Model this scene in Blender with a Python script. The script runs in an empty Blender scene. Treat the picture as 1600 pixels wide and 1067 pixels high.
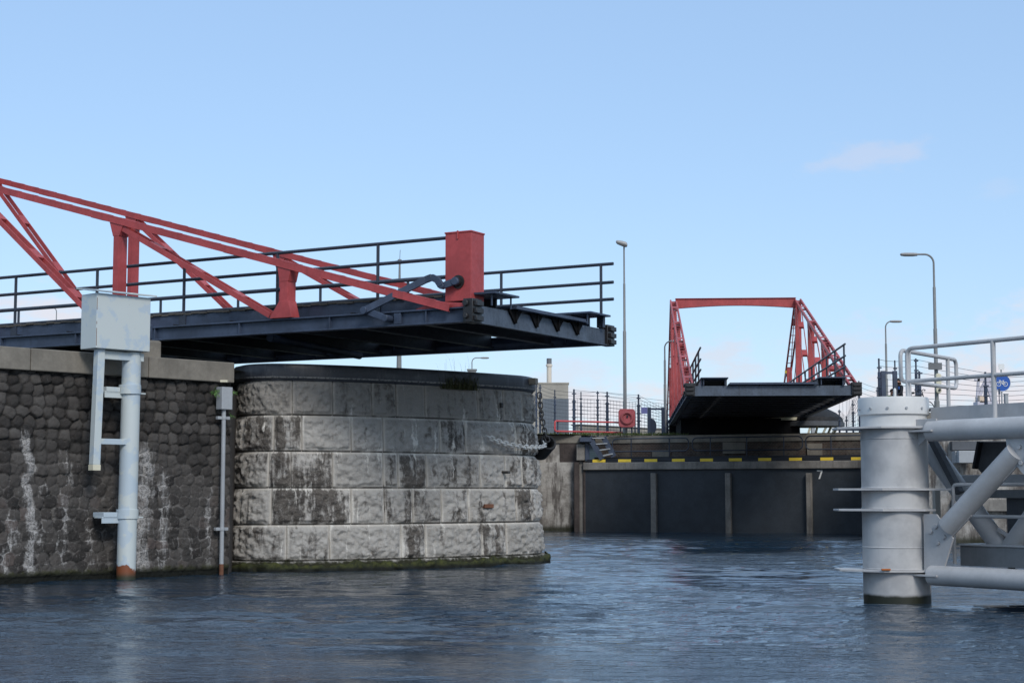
import bpy, bmesh, math, random
import numpy as np
from mathutils import Vector, Matrix

random.seed(7); rng = np.random.default_rng(7)
scn = bpy.context.scene
COL = scn.collection
R = math.radians

# ------------------------------------------------------------------ camera
FPX, HZ, EYE = 2600.0, 772.0, 1.8
PITCH = math.atan((HZ - 533.5) / FPX)
CP, SP = math.cos(PITCH), math.sin(PITCH)
cam_d = bpy.data.cameras.new('camera'); cam = bpy.data.objects.new('camera', cam_d); COL.objects.link(cam)
cam.location = (0, 0, EYE); cam.rotation_euler = (math.pi / 2 + PITCH, 0, 0)
cam_d.sensor_width = 36; cam_d.lens = 36 * FPX / 1600; cam_d.clip_end = 9000; cam_d.clip_start = 0.1
scn.camera = cam


def ray(px, py):
    x = (px - 800) / FPX; y = (533.5 - py) / FPX
    return (x, CP - y * SP, SP + y * CP)


def G(px, py, z=0.0):                      # where the sight line meets a level surface
    r = ray(px, py); t = (z - EYE) / r[2]
    return Vector((r[0] * t, r[1] * t, z))


def P(px, py, Y):                          # where the sight line reaches distance Y
    r = ray(px, py); t = Y / r[1]
    return Vector((r[0] * t, Y, EYE + r[2] * t))


def PL(px, py, o, n):                      # where it meets an upright plane
    r = ray(px, py); k = (o[0] * n[0] + o[1] * n[1]) / (r[0] * n[0] + r[1] * n[1])
    return Vector((r[0] * k, r[1] * k, EYE + r[2] * k))


def PXX(X, Y, Z):
    Z -= EYE; d = Y * CP + Z * SP
    return 800 + FPX * X / d


# ------------------------------------------------------------------ noise
def _hash(ix, iy, seed):
    h = (ix.astype(np.int64) * 374761393 + iy.astype(np.int64) * 668265263 + seed * 1442695041) & 0x7fffffff
    h = ((h ^ (h >> 13)) * 1274126177) & 0x7fffffff
    return ((h ^ (h >> 16)) & 0xffff) / 65535.0


def vnoise(x, y, seed=0):
    ix = np.floor(x); iy = np.floor(y); fx = x - ix; fy = y - iy
    fx = fx * fx * (3 - 2 * fx); fy = fy * fy * (3 - 2 * fy)
    a = _hash(ix, iy, seed); b = _hash(ix + 1, iy, seed); c = _hash(ix, iy + 1, seed); d = _hash(ix + 1, iy + 1, seed)
    return (a * (1 - fx) + b * fx) * (1 - fy) + (c * (1 - fx) + d * fx) * fy


def fbm(x, y, seed=0, oct=4):
    s = 0; a = .5; t = 0
    for o in range(oct):
        s = s + a * vnoise(x, y, seed + o * 17); t += a; a *= .5; x = x * 2.03 + 11.3; y = y * 2.03 + 5.7
    return s / t


# ------------------------------------------------------------------ materials
def srgb(r, g, b):
    f = lambda c: (c / 255 / 12.92) if c <= 10 else ((c / 255 + .055) / 1.055) ** 2.4
    return (f(r), f(g), f(b), 1)


class NT:
    def __init__(s, name):
        s.m = bpy.data.materials.new(name); s.m.use_nodes = True
        s.t = s.m.node_tree; s.n = s.t.nodes; s.bsdf = s.n['Principled BSDF']

    def node(s, typ, **kw):
        n = s.n.new(typ)
        for k, v in kw.items():
            if k.startswith('i_'):
                n.inputs[k[2:].replace('_', ' ')].default_value = v
            else:
                setattr(n, k, v)
        return n

    def link(s, a, b): s.t.links.new(a, b)

    def coord(s, which='Object', scale=(1, 1, 1)):
        c = s.node('ShaderNodeTexCoord'); m = s.node('ShaderNodeMapping'); m.inputs['Scale'].default_value = scale
        s.link(c.outputs[which], m.inputs['Vector']); return m.outputs['Vector']

    def noise(s, vec, scale, detail=4, rough=.6, dist=0):
        n = s.node('ShaderNodeTexNoise'); n.inputs['Scale'].default_value = scale; n.inputs['Detail'].default_value = detail
        n.inputs['Roughness'].default_value = rough; n.inputs['Distortion'].default_value = dist
        s.link(vec, n.inputs['Vector']); return n.outputs['Fac']

    def ramp(s, fac, lo, hi, v0=0., v1=1.):
        n = s.node('ShaderNodeMapRange'); n.interpolation_type = 'SMOOTHSTEP'
        n.inputs['From Min'].default_value = lo; n.inputs['From Max'].default_value = hi
        n.inputs['To Min'].default_value = v0; n.inputs['To Max'].default_value = v1
        s.link(fac, n.inputs['Value']); return n.outputs['Result']

    def mix(s, fac, a, b, mode='MIX'):
        n = s.node('ShaderNodeMix', data_type='RGBA', blend_type=mode)
        for sock, v in ((n.inputs[0], fac), (n.inputs[6], a), (n.inputs[7], b)):
            if isinstance(v, (int, float)): sock.default_value = v
            elif isinstance(v, tuple): sock.default_value = v if len(v) == 4 else (*v, 1)
            else: s.link(v, sock)
        return n.outputs[2]

    def math(s, op, a, b=0.0, c=None):
        n = s.node('ShaderNodeMath', operation=op)
        for i, v in enumerate((a, b, c)):
            if v is None: continue
            if isinstance(v, (int, float)): n.inputs[i].default_value = v
            else: s.link(v, n.inputs[i])
        return n.outputs[0]

    def attr(s, name):
        n = s.node('ShaderNodeAttribute'); n.attribute_name = name; return n.outputs['Fac']

    def sep(s, vec):
        n = s.node('ShaderNodeSeparateXYZ'); s.link(vec, n.inputs[0]); return n.outputs

    def bump(s, h, strength=.3, dist=.02):
        n = s.node('ShaderNodeBump'); n.inputs['Strength'].default_value = strength; n.inputs['Distance'].default_value = dist
        s.link(h, n.inputs['Height']); s.link(n.outputs[0], s.bsdf.inputs['Normal'])

    def out(s, col, rough=.6, metal=0., spec=.4):
        if isinstance(col, tuple): s.bsdf.inputs['Base Color'].default_value = col if len(col) == 4 else (*col, 1)
        else: s.link(col, s.bsdf.inputs['Base Color'])
        if isinstance(rough, (int, float)): s.bsdf.inputs['Roughness'].default_value = rough
        else: s.link(rough, s.bsdf.inputs['Roughness'])
        s.bsdf.inputs['Metallic'].default_value = metal
        s.bsdf.inputs['Specular IOR Level'].default_value = spec
        return s.m


def mul(c, k): return (c[0] * k, c[1] * k, c[2] * k, 1)


def paint(name, col, var=.18, rough=.5, rust=0., streak=.0, dirt=(.05, .045, .04, 1), spec=.4, scale=1.):
    t = NT(name)
    v = t.coord('Object', (scale, scale, scale))
    n1 = t.noise(v, 1.3, 5, .65); n2 = t.noise(v, 11, 4, .7)
    c = t.mix(t.ramp(n1, .3, .7), mul(col, 1 - var), mul(col, 1 + var * .8))
    c = t.mix(t.ramp(n2, .35, .8, 0, .35), c, mul(col, 1 - var * 1.6))
    if streak:
        vs = t.coord('Object', (7, 7, .5)); ns = t.noise(vs, 1.0, 5, .7)
        c = t.mix(t.ramp(ns, .5, .78, 0, streak), c, dirt)
    if rust:
        nr = t.noise(v, 5.5, 6, .75)
        c = t.mix(t.ramp(nr, .78 - rust * .25, .84 - rust * .2), c, srgb(112, 62, 38))
    t.bump(n2, .12, .01)
    return t.out(c, t.ramp(n2, .2, .8, rough - .1, rough + .14), 0, spec)


RED = (.385, .06, .06, 1)
M = {}
M['red'] = paint('red_paint', RED, .2, .5, .2, .4, (.16, .03, .03, 1))
M['bright_red'] = paint('barrier_red_paint', srgb(188, 74, 76), .14, .5)
M['navy'] = paint('blue_black_paint', (.042, .058, .094, 1), .28, .45, .1, .35, (.012, .012, .013, 1))
M['navy_light'] = paint('worn_blue_paint', (.068, .088, .12, 1), .3, .5, .3, .6, (.018, .017, .017, 1))
M['black'] = paint('black_steel', (.018, .02, .026, 1), .3, .5, .1)
M['rail'] = paint('dark_rail_paint', (.03, .038, .055, 1), .15, .42)
M['grease'] = paint('oily_steel', (.022, .021, .022, 1), .4, .38, .2)
M['steel_dull'] = paint('dull_steel', (.14, .145, .15, 1), .2, .4, .1)
M['grey'] = paint('grey_marine_paint', (.43, .425, .425, 1), .12, .48, .04, .22, (.25, .24, .23, 1))
M['grey_light'] = paint('pale_grey_paint', (.6, .595, .58, 1), .06, .5, 0, .08, (.33, .32, .3, 1))
M['grey_dark'] = paint('dark_grey_paint', (.085, .09, .1, 1), .2, .5, .05, .3)
M['galv'] = paint('galvanised_steel', (.33, .345, .36, 1), .12, .45)
M['lamp_grey'] = paint('lamp_post_paint', (.2, .205, .205, 1), .1, .5)
M['lamp_head'] = paint('lamp_head_shell', (.34, .33, .32, 1), .12, .4)
M['deck'] = paint('deck_planks', (.085, .078, .068, 1), .3, .85, 0, .3)
M['timber'] = paint('weathered_timber', (.22, .205, .185, 1), .3, .85, 0, .6, (.07, .06, .05, 1))
M['timber_dark'] = paint('tarred_timber', (.07, .055, .05, 1), .4, .85, 0, .5, (.015, .012, .01, 1))
M['granite'] = paint('granite_block', (.2, .18, .15, 1), .25, .85, 0, .3, (.09, .08, .065, 1))
M['gate'] = paint('gate_black_plate', (.036, .043, .052, 1), .2, .5, 0, .2)
M['yellow'] = paint('yellow_paint', (.86, .6, .06, 1), .06, .6, 0, .15)
M['white'] = paint('white_paint', (.72, .72, .7, 1), .06, .6)
M['cream'] = paint('cream_paint', (.62, .58, .44, 1), .08, .6, 0, .1)
M['ochre'] = paint('ochre_plastic', (.5, .36, .12, 1), .1, .6)
M['sign_blue'] = paint('sign_blue', (.013, .085, .36, 1), .05, .4)
M['rubber'] = paint('black_rubber', (.014, .014, .015, 1), .3, .7)
M['chain_pale'] = paint('pale_chain', (.62, .62, .6, 1), .25, .5, .05)
M['chain_dark'] = paint('dark_chain', (.045, .042, .04, 1), .35, .55, .3)
M['rust'] = paint('rusty_iron', (.16, .07, .04, 1), .4, .85)
M['soot'] = paint('matt_black_steel', (.008, .008, .009, 1), .3, .9, 0, 0, spec=.1)
M['grey_mid'] = paint('mid_grey_paint', (.2, .205, .21, 1), .15, .55, .03, .25)
M['moss'] = None
M['concrete'] = paint('concrete_beige', (.36, .33, .285, 1), .12, .85, 0, .2, (.2, .18, .15, 1), scale=.2)
M['cladding'] = paint('grey_cladding', (.13, .15, .175, 1), .08, .6, scale=.2)
M['chimney'] = paint('pale_chimney', (.66, .58, .49, 1), .06, .8, scale=.3)  # sunlit warmth is tinted into this base colour
M['chimney_top'] = paint('sooty_chimney_top', (.16, .165, .18, 1), .15, .7, scale=.3)
M['crane'] = paint('hazed_purple_grey_steel', (.5, .48, .54, 1), .12, .7, scale=.2)  # steel colour lightened to stand in for distance haze
M['crane_tan'] = paint('hazed_tan_steel', (.62, .49, .38, 1), .15, .7, scale=.2)  # distance haze lightened into this tan as well
M['skin'] = paint('skin', (.33, .17, .11, 1), .06, .6)
M['hair'] = paint('dark_hair', (.015, .012, .011, 1), .1, .7)
M['jacket'] = paint('dark_jacket', (.012, .014, .02, 1), .2, .8)
M['jacket_green'] = paint('green_jacket', (.16, .3, .06, 1), .1, .8)
M['shirt_blue'] = paint('blue_cloth', (.04, .12, .4, 1), .1, .8)
M['trousers'] = paint('grey_trousers', (.05, .052, .06, 1), .1, .8)


def pole_mat():
    t = NT('pale_blue_grey_paint')
    v = t.coord('Object'); n1 = t.noise(v, 2.2, 5, .6); n2 = t.noise(v, 14, 5, .75)
    c = t.mix(t.ramp(n1, .5, .56), (.50, .54, .53, 1), (.42, .49, .54, 1))
    c = t.mix(t.ramp(n2, .67, .73, 0, .65), c, (.16, .13, .11, 1))
    g = t.node('ShaderNodeNewGeometry'); z = t.sep(g.outputs['Position'])[2]
    r = t.math('ADD', z, t.math('MULTIPLY', n1, -.9))
    c = t.mix(t.ramp(r, -.24, -.19, 1, 0), c, srgb(120, 68, 42))
    c = t.mix(t.ramp(z, .04, .2, 1, 0), c, (.03, .035, .02, 1))
    t.bump(n2, .1, .01)
    return t.out(c, .5, 0, .4)


M['pole'] = pole_mat()


def pile_mat():
    t = NT('grey_pile_paint')
    v = t.coord('Object'); n1 = t.noise(v, 1.6, 5, .6); n2 = t.noise(v, 12, 5, .7)
    vs = t.coord('Object', (5, 5, .4)); ns = t.noise(vs, 1, 5, .65)
    g = t.node('ShaderNodeNewGeometry'); z = t.sep(g.outputs['Position'])[2]
    c = t.mix(t.ramp(n1, .35, .65), (.345, .342, .345, 1), (.47, .465, .46, 1))
    c = t.mix(t.ramp(ns, .52, .75, 0, .35), c, (.28, .28, .28, 1))
    rs = t.noise(t.coord('Object', (9, 9, .9)), 1, 6, .75)
    c = t.mix(t.math('MULTIPLY', t.ramp(rs, .68, .76, 0, .7), t.ramp(z, 1.6, .6)), c, srgb(128, 88, 62))
    zz = t.math('ADD', z, t.math('MULTIPLY', n1, -.12))
    c = t.mix(t.ramp(zz, .05, .11, 1, 0), c, (.018, .02, .012, 1))
    t.bump(n2, .1, .01)
    return t.out(c, t.ramp(n2, .2, .8, .38, .6), 0, .4)


M['pile'] = pile_mat()


def moss_mat():
    t = NT('wet_moss'); v = t.coord('Object'); n = t.noise(v, 9, 5, .7); n2 = t.noise(v, 1.7, 3, .6)
    g = t.node('ShaderNodeNewGeometry'); z = t.sep(g.outputs['Position'])[2]
    c = t.mix(t.ramp(n, .3, .7), (.012, .016, .006, 1), (.06, .065, .014, 1))
    c = t.mix(t.ramp(n2, .4, .65, 0, .6), c, (.02, .022, .012, 1))
    c = t.mix(t.ramp(z, .03, .14, 1, 0), c, (.006, .007, .005, 1))
    t.bump(n, .6, .04)
    return t.out(c, .8, 0, .3)


M['moss'] = moss_mat()


def leaf_mat(name, c0, c1):
    t = NT(name); v = t.coord('Object'); n = t.noise(v, 23, 2)
    return t.out(t.mix(t.ramp(n, .35, .65), c0, c1), .7, 0, .2)


M['leaf'] = leaf_mat('fern_leaf', (.03, .075, .018, 1), (.11, .2, .06, 1))
M['grass'] = leaf_mat('dry_grass', (.035, .045, .018, 1), (.09, .085, .04, 1))


def masonry_mat():
    t = NT('dressed_stone'); uv = t.coord('UV')
    dark = t.attr('dark'); joint = t.attr('joint'); tint = t.attr('tint')
    s = t.node('ShaderNodeMapping'); s.inputs['Scale'].default_value = (2.6, .55, 1); t.link(uv, s.inputs['Vector'])
    s2 = t.node('ShaderNodeMapping'); s2.inputs['Scale'].default_value = (3.4, .42, 1); s2.inputs['Location'].default_value = (31, 7, 0); t.link(uv, s2.inputs['Vector'])
    st = t.noise(s.outputs[0], 1.6, 7, .68, .3); st2 = t.noise(s2.outputs[0], 1.5, 7, .66, .2)
    fine = t.noise(uv, 26, 5, .7); mid = t.noise(uv, 5.5, 6, .7)
    base = t.mix(tint, (.285, .27, .248, 1), (.455, .432, .4, 1))
    base = t.mix(t.ramp(mid, .35, .7, 0, .45), base, (.19, .173, .152, 1))
    base = t.mix(t.ramp(fine, .45, .75, 0, .45), base, (.5, .48, .45, 1))
    base = t.mix(t.math('MULTIPLY', joint, .9), base, (.52, .485, .435, 1))
    # weather crust
    z = t.sep(uv)[1]
    big = t.noise(uv, 1.5, 4, .6)
    crust = t.math('ADD', t.math('MULTIPLY', dark, .5), t.math('MULTIPLY', t.math('SUBTRACT', st, .5), 1.9))
    crust = t.math('ADD', crust, t.math('MULTIPLY', t.math('SUBTRACT', mid, .5), .8))
    crust = t.math('ADD', crust, t.math('MULTIPLY', t.math('SUBTRACT', big, .5), .9))
    crust = t.math('SUBTRACT', crust, t.math('MULTIPLY', joint, .16))
    cm = t.ramp(crust, .14, .5, 0, .95)
    cm = t.math('MULTIPLY', cm, t.ramp(fine, .42, .7, 1.0, .78))
    c = t.mix(cm, base, t.mix(t.ramp(big, .35, .65), (.04, .034, .03, 1), (.088, .076, .066, 1)))
    # greyer, darker top course
    tg = t.math('MULTIPLY', t.ramp(z, 3.3, 3.9, 0, .55), t.ramp(mid, .25, .75, 1, .4))
    c = t.mix(tg, c, (.135, .122, .105, 1))
    # lime runs
    lime = t.math('ADD', st2, t.math('MULTIPLY', joint, .07))
    lm = t.ramp(lime, .585, .66, 0, .9)
    lm = t.math('MULTIPLY', lm, t.ramp(fine, .3, .5))
    lm = t.math('MULTIPLY', lm, t.ramp(z, 4.3, 3.4, .25, 1))
    c = t.mix(lm, c, (.66, .63, .575, 1))
    c = t.mix(t.math('MULTIPLY', t.attr('joint_shade'), t.ramp(big, .35, .55, .35, .9)), c, (.05, .045, .04, 1))
    # damp and algae at the foot
    wet = t.math('ADD', z, t.math('MULTIPLY', mid, -.4))
    c = t.mix(t.ramp(wet, -.02, .12, 1, 0), c, (.03, .03, .018, 1))
    h = t.math('ADD', t.math('MULTIPLY', fine, .5), mid)
    t.bump(h, 1.0, .045)
    return t.out(c, .9, 0, .12)


M['masonry'] = masonry_mat()


def basalt_mat():
    t = NT('basalt_rubble'); uv = t.coord('UV')
    j = t.attr('joint'); rnd = t.attr('tint'); band = t.attr('lime')
    fine = t.noise(uv, 30, 5, .7); mid = t.noise(uv, 4, 6, .7)
    s = t.node('ShaderNodeMapping'); s.inputs['Scale'].default_value = (6, 1.1, 1); t.link(uv, s.inputs['Vector'])
    st = t.noise(s.outputs[0], 1.6, 6, .7)
    z = t.sep(uv)[1]
    c = t.mix(rnd, (.02, .0185, .0175, 1), (.092, .084, .077, 1))
    c = t.mix(t.ramp(mid, .35, .7, 0, .55), c, (.05, .042, .038, 1))
    c = t.mix(t.ramp(fine, .5, .78, 0, .5), c, (.11, .1, .094, 1))
    jc = t.mix(t.math('MULTIPLY', t.ramp(mid, .4, .56), t.ramp(z, 3.3, 1.6)), (.014, .013, .012, 1), (.13, .12, .112, 1))
    c = t.mix(j, c, jc)
    red = t.math('MULTIPLY', t.ramp(rnd, .86, .95), t.ramp(z, 2.2, 1.2))
    c = t.mix(t.math('MULTIPLY', red, .12), c, (.13, .05, .04, 1))
    lm = t.math('MULTIPLY', band, t.math('ADD', .58, t.math('MULTIPLY', j, .34)))
    lm = t.math('ADD', lm, t.math('MULTIPLY', t.math('SUBTRACT', st, .5), 1.1))
    lm = t.math('ADD', lm, t.math('MULTIPLY', t.math('SUBTRACT', mid, .5), .9))
    lmk = t.math('MULTIPLY', t.ramp(lm, .42, .8, 0, .75), t.ramp(fine, .34, .56, .1, 1))
    c = t.mix(lmk, c, (.46, .445, .43, 1))
    fl = t.math('MULTIPLY', t.ramp(t.noise(uv, 17, 6, .75), .58, .7), t.ramp(z, 3.4, 1.4, .15, .95))
    c = t.mix(t.math('MULTIPLY', fl, t.ramp(mid, .4, .6, .25, 1)), c, (.3, .285, .27, 1))
    dr = t.math('MULTIPLY', t.ramp(st, .6, .72, 0, .5), t.ramp(fine, .35, .6))
    c = t.mix(t.math('MULTIPLY', dr, t.ramp(z, 3.6, 2.2, .2, 1)), c, (.34, .325, .31, 1))
    w = t.math('ADD', z, t.math('MULTIPLY', mid, -.5))
    c = t.mix(t.ramp(w, -.12, .02, .85, 0), c, (.04, .043, .014, 1))
    c = t.mix(t.ramp(z, .1, .24, 1, 0), c, (.007, .008, .006, 1))
    t.bump(t.math('ADD', fine, mid), .7, .03)
    return t.out(c, .88, 0, .25)


M['basalt'] = basalt_mat()


def band_mat():
    t = NT('tarred_coping'); uv = t.coord('UV')
    fine = t.noise(uv, 14, 5, .75); mid = t.noise(uv, 2.1, 5, .65)
    s = t.node('ShaderNodeMapping'); s.inputs['Scale'].default_value = (4, .8, 1); t.link(uv, s.inputs['Vector'])
    st = t.noise(s.outputs[0], 2, 5, .7)
    c = t.mix(t.ramp(mid, .3, .7), (.02, .022, .028, 1), (.05, .053, .062, 1))
    c = t.mix(t.ramp(st, .5, .75, 0, .6), c, (.1, .1, .105, 1))
    x = t.sep(uv)[0]
    chip = t.math('MULTIPLY', t.ramp(fine, .66, .7), t.ramp(mid, .46, .56))
    c = t.mix(chip, c, (.4, .39, .37, 1))
    zz = t.sep(uv)[1]
    edge = t.math('MULTIPLY', t.ramp(zz, 4.535, 4.55), t.ramp(zz, 4.585, 4.57))
    c = t.mix(t.math('MULTIPLY', edge, t.ramp(fine, .4, .55, .1, .8)), c, (.36, .35, .33, 1))
    t.bump(fine, .3, .01)
    return t.out(c, t.ramp(mid, .3, .7, .35, .65), 0, .45)


M['band'] = band_mat()


def stained_mat(name, a, b, d):
    t = NT(name); v = t.coord('Object', (1, 1, 1)); vs = t.coord('Object', (1.6, 1.6, .25))
    n = t.noise(v, 1.1, 6, .7); n2 = t.noise(vs, 1.4, 6, .7); f = t.noise(v, 7, 5, .7)
    c = t.mix(t.ramp(n, .35, .65), a, b)
    c = t.mix(t.ramp(n2, .48, .62, 0, .85), c, d)
    c = t.mix(t.ramp(f, .55, .75, 0, .5), c, mul(b, 1.2))
    g = t.node('ShaderNodeNewGeometry'); z = t.sep(g.outputs['Position'])[2]
    c = t.mix(t.ramp(z, .1, .4, .9, 0), c, (.02, .022, .012, 1))
    t.bump(f, .5, .05)
    return t.out(c, .9, 0, .2)


M['stained'] = stained_mat('lime_stained_wall', (.17, .155, .14, 1), (.4, .38, .35, 1), (.065, .055, .05, 1))


def brick_mat():
    t = NT('old_brown_brick'); v = t.coord('UV')
    b = t.node('ShaderNodeTexBrick'); t.link(v, b.inputs['Vector'])
    b.inputs['Scale'].default_value = 3.2; b.inputs['Color1'].default_value = (.075, .048, .038, 1); b.inputs['Color2'].default_value = (.05, .04, .034, 1)
    b.inputs['Mortar'].default_value = (.12, .11, .1, 1); b.inputs['Mortar Size'].default_value = .02
    n = t.noise(v, .9, 6, .7); n2 = t.noise(v, 5, 5, .7)
    c = t.mix(t.ramp(n, .48, .62, 0, .6), b.outputs['Color'], (.13, .115, .095, 1))
    c = t.mix(t.ramp(n2, .5, .7, 0, .8), c, (.035, .032, .028, 1))
    return t.out(c, .9, 0, .2)


M['brick'] = brick_mat()


def ground_mat():
    t = NT('quay_paving'); v = t.coord('Object'); n = t.noise(v, .4, 6, .7); f = t.noise(v, 8, 4)
    c = t.mix(t.ramp(n, .4, .6), (.16, .15, .13, 1), (.09, .1, .06, 1))
    c = t.mix(t.ramp(f, .4, .7, 0, .4), c, (.2, .19, .17, 1))
    t.bump(f, .3, .02)
    return t.out(c, .9, 0, .2)


M['ground'] = ground_mat()


def water_mat():
    t = NT('harbour_water'); g = t.node('ShaderNodeNewGeometry'); p = g.outputs['Position']
    def mp(sc, rot=0):
        m = t.node('ShaderNodeMapping'); m.inputs['Scale'].default_value = sc; m.inputs['Rotation'].default_value = (0, 0, rot); t.link(p, m.inputs['Vector']); return m.outputs[0]
    a = t.noise(mp((.8, 1.9, 1), .12), 3.6, 3, .6, .3)
    b = t.noise(mp((1.0, 2.2, 1), -.15), 10, 3, .6, .2)
    patch = t.noise(mp((.08, .15, 1), .1), 1, 3, .5, .5)
    h = t.math('ADD', t.math('MULTIPLY', a, .7), t.math('MULTIPLY', b, .3))
    hs = t.math('MULTIPLY', h, t.ramp(patch, .38, .6, .3, 1.3))
    t.bump(hs, 1.0, .045)
    t.out((.011, .026, .044, 1), .03, 0, .7)
    t.bsdf.inputs['IOR'].default_value = 1.4
    return t.m


M['water'] = water_mat()


# ------------------------------------------------------------------ mesh builder
class MB:
    def __init__(s): s.v = []; s.f = []; s.sm = []

    def add(s, vs, fs, smooth=False):
        o = len(s.v); s.v += [tuple(v) for v in vs]; s.f += [tuple(i + o for i in f) for f in fs]; s.sm += [smooth] * len(fs); return s

    def box(s, x0, x1, y0, y1, z0, z1):
        v = [(x, y, z) for z in (z0, z1) for y in (y0, y1) for x in (x0, x1)]
        return s.add(v, [(0, 2, 3, 1), (4, 5, 7, 6), (0, 1, 5, 4), (2, 6, 7, 3), (0, 4, 6, 2), (1, 3, 7, 5)])

    def bar(s, p, q, w, h, up=(0, 0, 1)):               # rectangular bar p->q, w across, h along up
        p, q = Vector(p), Vector(q); d = (q - p).normalized(); up = Vector(up)
        a = d.cross(up)
        if a.length < 1e-4: a = d.cross(Vector((0, 1, 0)))
        a.normalize(); b = a.cross(d).normalized(); a *= w / 2; b *= h / 2
        v = [c + i * a + j * b for c in (p, q) for (i, j) in ((-1, -1), (1, -1), (1, 1), (-1, 1))]
        return s.add(v, [(3, 2, 1, 0), (4, 5, 6, 7), (0, 1, 5, 4), (1, 2, 6, 5), (2, 3, 7, 6), (3, 0, 4, 7)])

    def tube(s, pts, r, n=12, cap=True, closed=False):
        pts = [Vector(p) for p in pts]; k = len(pts); rr = r if isinstance(r, (list, tuple)) else [r] * k
        vs = []; prev = None
        for i, p in enumerate(pts):
            if closed: d = (pts[(i + 1) % k] - pts[i - 1])
            else: d = (pts[min(i + 1, k - 1)] - pts[max(i - 1, 0)])
            d.normalize()
            if prev is None:
                a = d.cross(Vector((0, 0, 1)))
                if a.length < 1e-3: a = d.cross(Vector((0, 1, 0)))
            else: a = prev - d * prev.dot(d)
            a.normalize(); prev = a; b = d.cross(a)
            for j in range(n):
                t = 2 * math.pi * j / n
                vs.append(p + (a * math.cos(t) + b * math.sin(t)) * rr[i])
        fs = []
        for i in range(k if closed else k - 1):
            i2 = (i + 1) % k
            for j in range(n):
                fs.append((i * n + j, i2 * n + j, i2 * n + (j + 1) % n, i * n + (j + 1) % n))
        s.add(vs, fs, True)
        if cap and not closed:
            o = len(s.v) - len(vs)
            s.f.append(tuple(o + j for j in range(n))); s.sm.append(False)
            s.f.append(tuple(o + (k - 1) * n + j for j in reversed(range(n)))); s.sm.append(False)
        return s

    def prism(s, poly, d):                               # polygon extruded by vector d
        poly = [Vector(p) for p in poly]; d = Vector(d); n = len(poly)
        v = poly + [p + d for p in poly]
        f = [tuple(reversed(range(n))), tuple(range(n, 2 * n))] + [(i, (i + 1) % n, n + (i + 1) % n, n + i) for i in range(n)]
        return s.add(v, f)

    def lathe(s, prof, c=(0, 0, 0), n=32):
        c = Vector(c); k = len(prof)
        vs = [(c.x + r * math.cos(2 * math.pi * j / n), c.y + r * math.sin(2 * math.pi * j / n), c.z + z) for (r, z) in prof for j in range(n)]
        fs = [(i * n + j, i * n + (j + 1) % n, (i + 1) * n + (j + 1) % n, (i + 1) * n + j) for i in range(k - 1) for j in range(n)]
        s.add(vs, fs, True); o = len(s.v) - len(vs)
        if prof[-1][0] > 1e-4: s.f.append(tuple(o + (k - 1) * n + j for j in range(n))); s.sm.append(False)
        if prof[0][0] > 1e-4: s.f.append(tuple(o + j for j in reversed(range(n)))); s.sm.append(False)
        return s

    def build(s, name, mat, parent=None, bevel=0.0, sharp=35):
        me = bpy.data.meshes.new(name); me.from_pydata(s.v, [], s.f); me.materials.append(mat)
        bm = bmesh.new(); bm.from_mesh(me); bmesh.ops.recalc_face_normals(bm, faces=bm.faces); bm.to_mesh(me); bm.free()
        me.polygons.foreach_set('use_smooth', [True] * len(me.polygons) if any(s.sm) else [False] * len(me.polygons))
        if any(s.sm): me.set_sharp_from_angle(angle=R(sharp))
        o = bpy.data.objects.new(name, me); COL.objects.link(o)
        if parent: o.parent = parent
        if bevel:
            b = o.modifiers.new('edge', 'BEVEL'); b.width = bevel; b.segments = 2; b.limit_method = 'ANGLE'; b.angle_limit = R(40)
        return o


def tag(o, label=None, cat=None, group=None, kind=None):
    if label: o['label'] = label
    if cat: o['category'] = cat
    if group: o['group'] = group
    if kind: o['kind'] = kind
    return o


def thing(name, label, cat, loc=(0, 0, 0), rz=0., group=None, mat=None):
    o = bpy.data.objects.new(name, None); COL.objects.link(o); o.empty_display_size = .3
    if mat is not None: o.matrix_world = mat
    else: o.location = loc; o.rotation_euler = (0, 0, rz)
    return tag(o, label, cat, group)


def dup(o, parent=None):
    c = o.copy(); COL.objects.link(c)
    if parent: c.parent = parent; c.matrix_parent_inverse = o.matrix_parent_inverse.copy()
    for ch in list(o.children): dup(ch, c)
    return c


def grid_object(name, V, nx, nz, mat, parent=None, attrs=None, uv=None, smooth=True):
    me = bpy.data.meshes.new(name)
    i = np.arange(nx * nz).reshape(nz, nx)
    F = np.stack([i[:-1, :-1], i[:-1, 1:], i[1:, 1:], i[1:, :-1]], -1).reshape(-1, 4)
    build_mesh(me, V.reshape(-1, 3), F, attrs, uv)
    me.materials.append(mat); me.polygons.foreach_set('use_smooth', [smooth] * len(me.polygons))
    o = bpy.data.objects.new(name, me); COL.objects.link(o)
    if parent: o.parent = parent
    return o


def build_mesh(me, V, F, attrs=None, uv=None):
    me.vertices.add(len(V)); me.vertices.foreach_set('co', np.ascontiguousarray(V, dtype=np.float32).ravel())
    me.loops.add(F.size); me.loops.foreach_set('vertex_index', F.astype(np.int32).ravel())
    me.polygons.add(len(F)); me.polygons.foreach_set('loop_start', np.arange(0, F.size, 4, dtype=np.int32))
    me.update(calc_edges=True)
    for k, a in (attrs or {}).items():
        at = me.attributes.new(k, 'FLOAT', 'POINT'); at.data.foreach_set('value', np.ascontiguousarray(a, dtype=np.float32).ravel())
    if uv is not None:
        l = me.uv_layers.new(name='UVMap'); l.data.foreach_set('uv', np.ascontiguousarray(uv.reshape(-1, 2)[F.ravel()], dtype=np.float32).ravel())
    me.validate()


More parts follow.
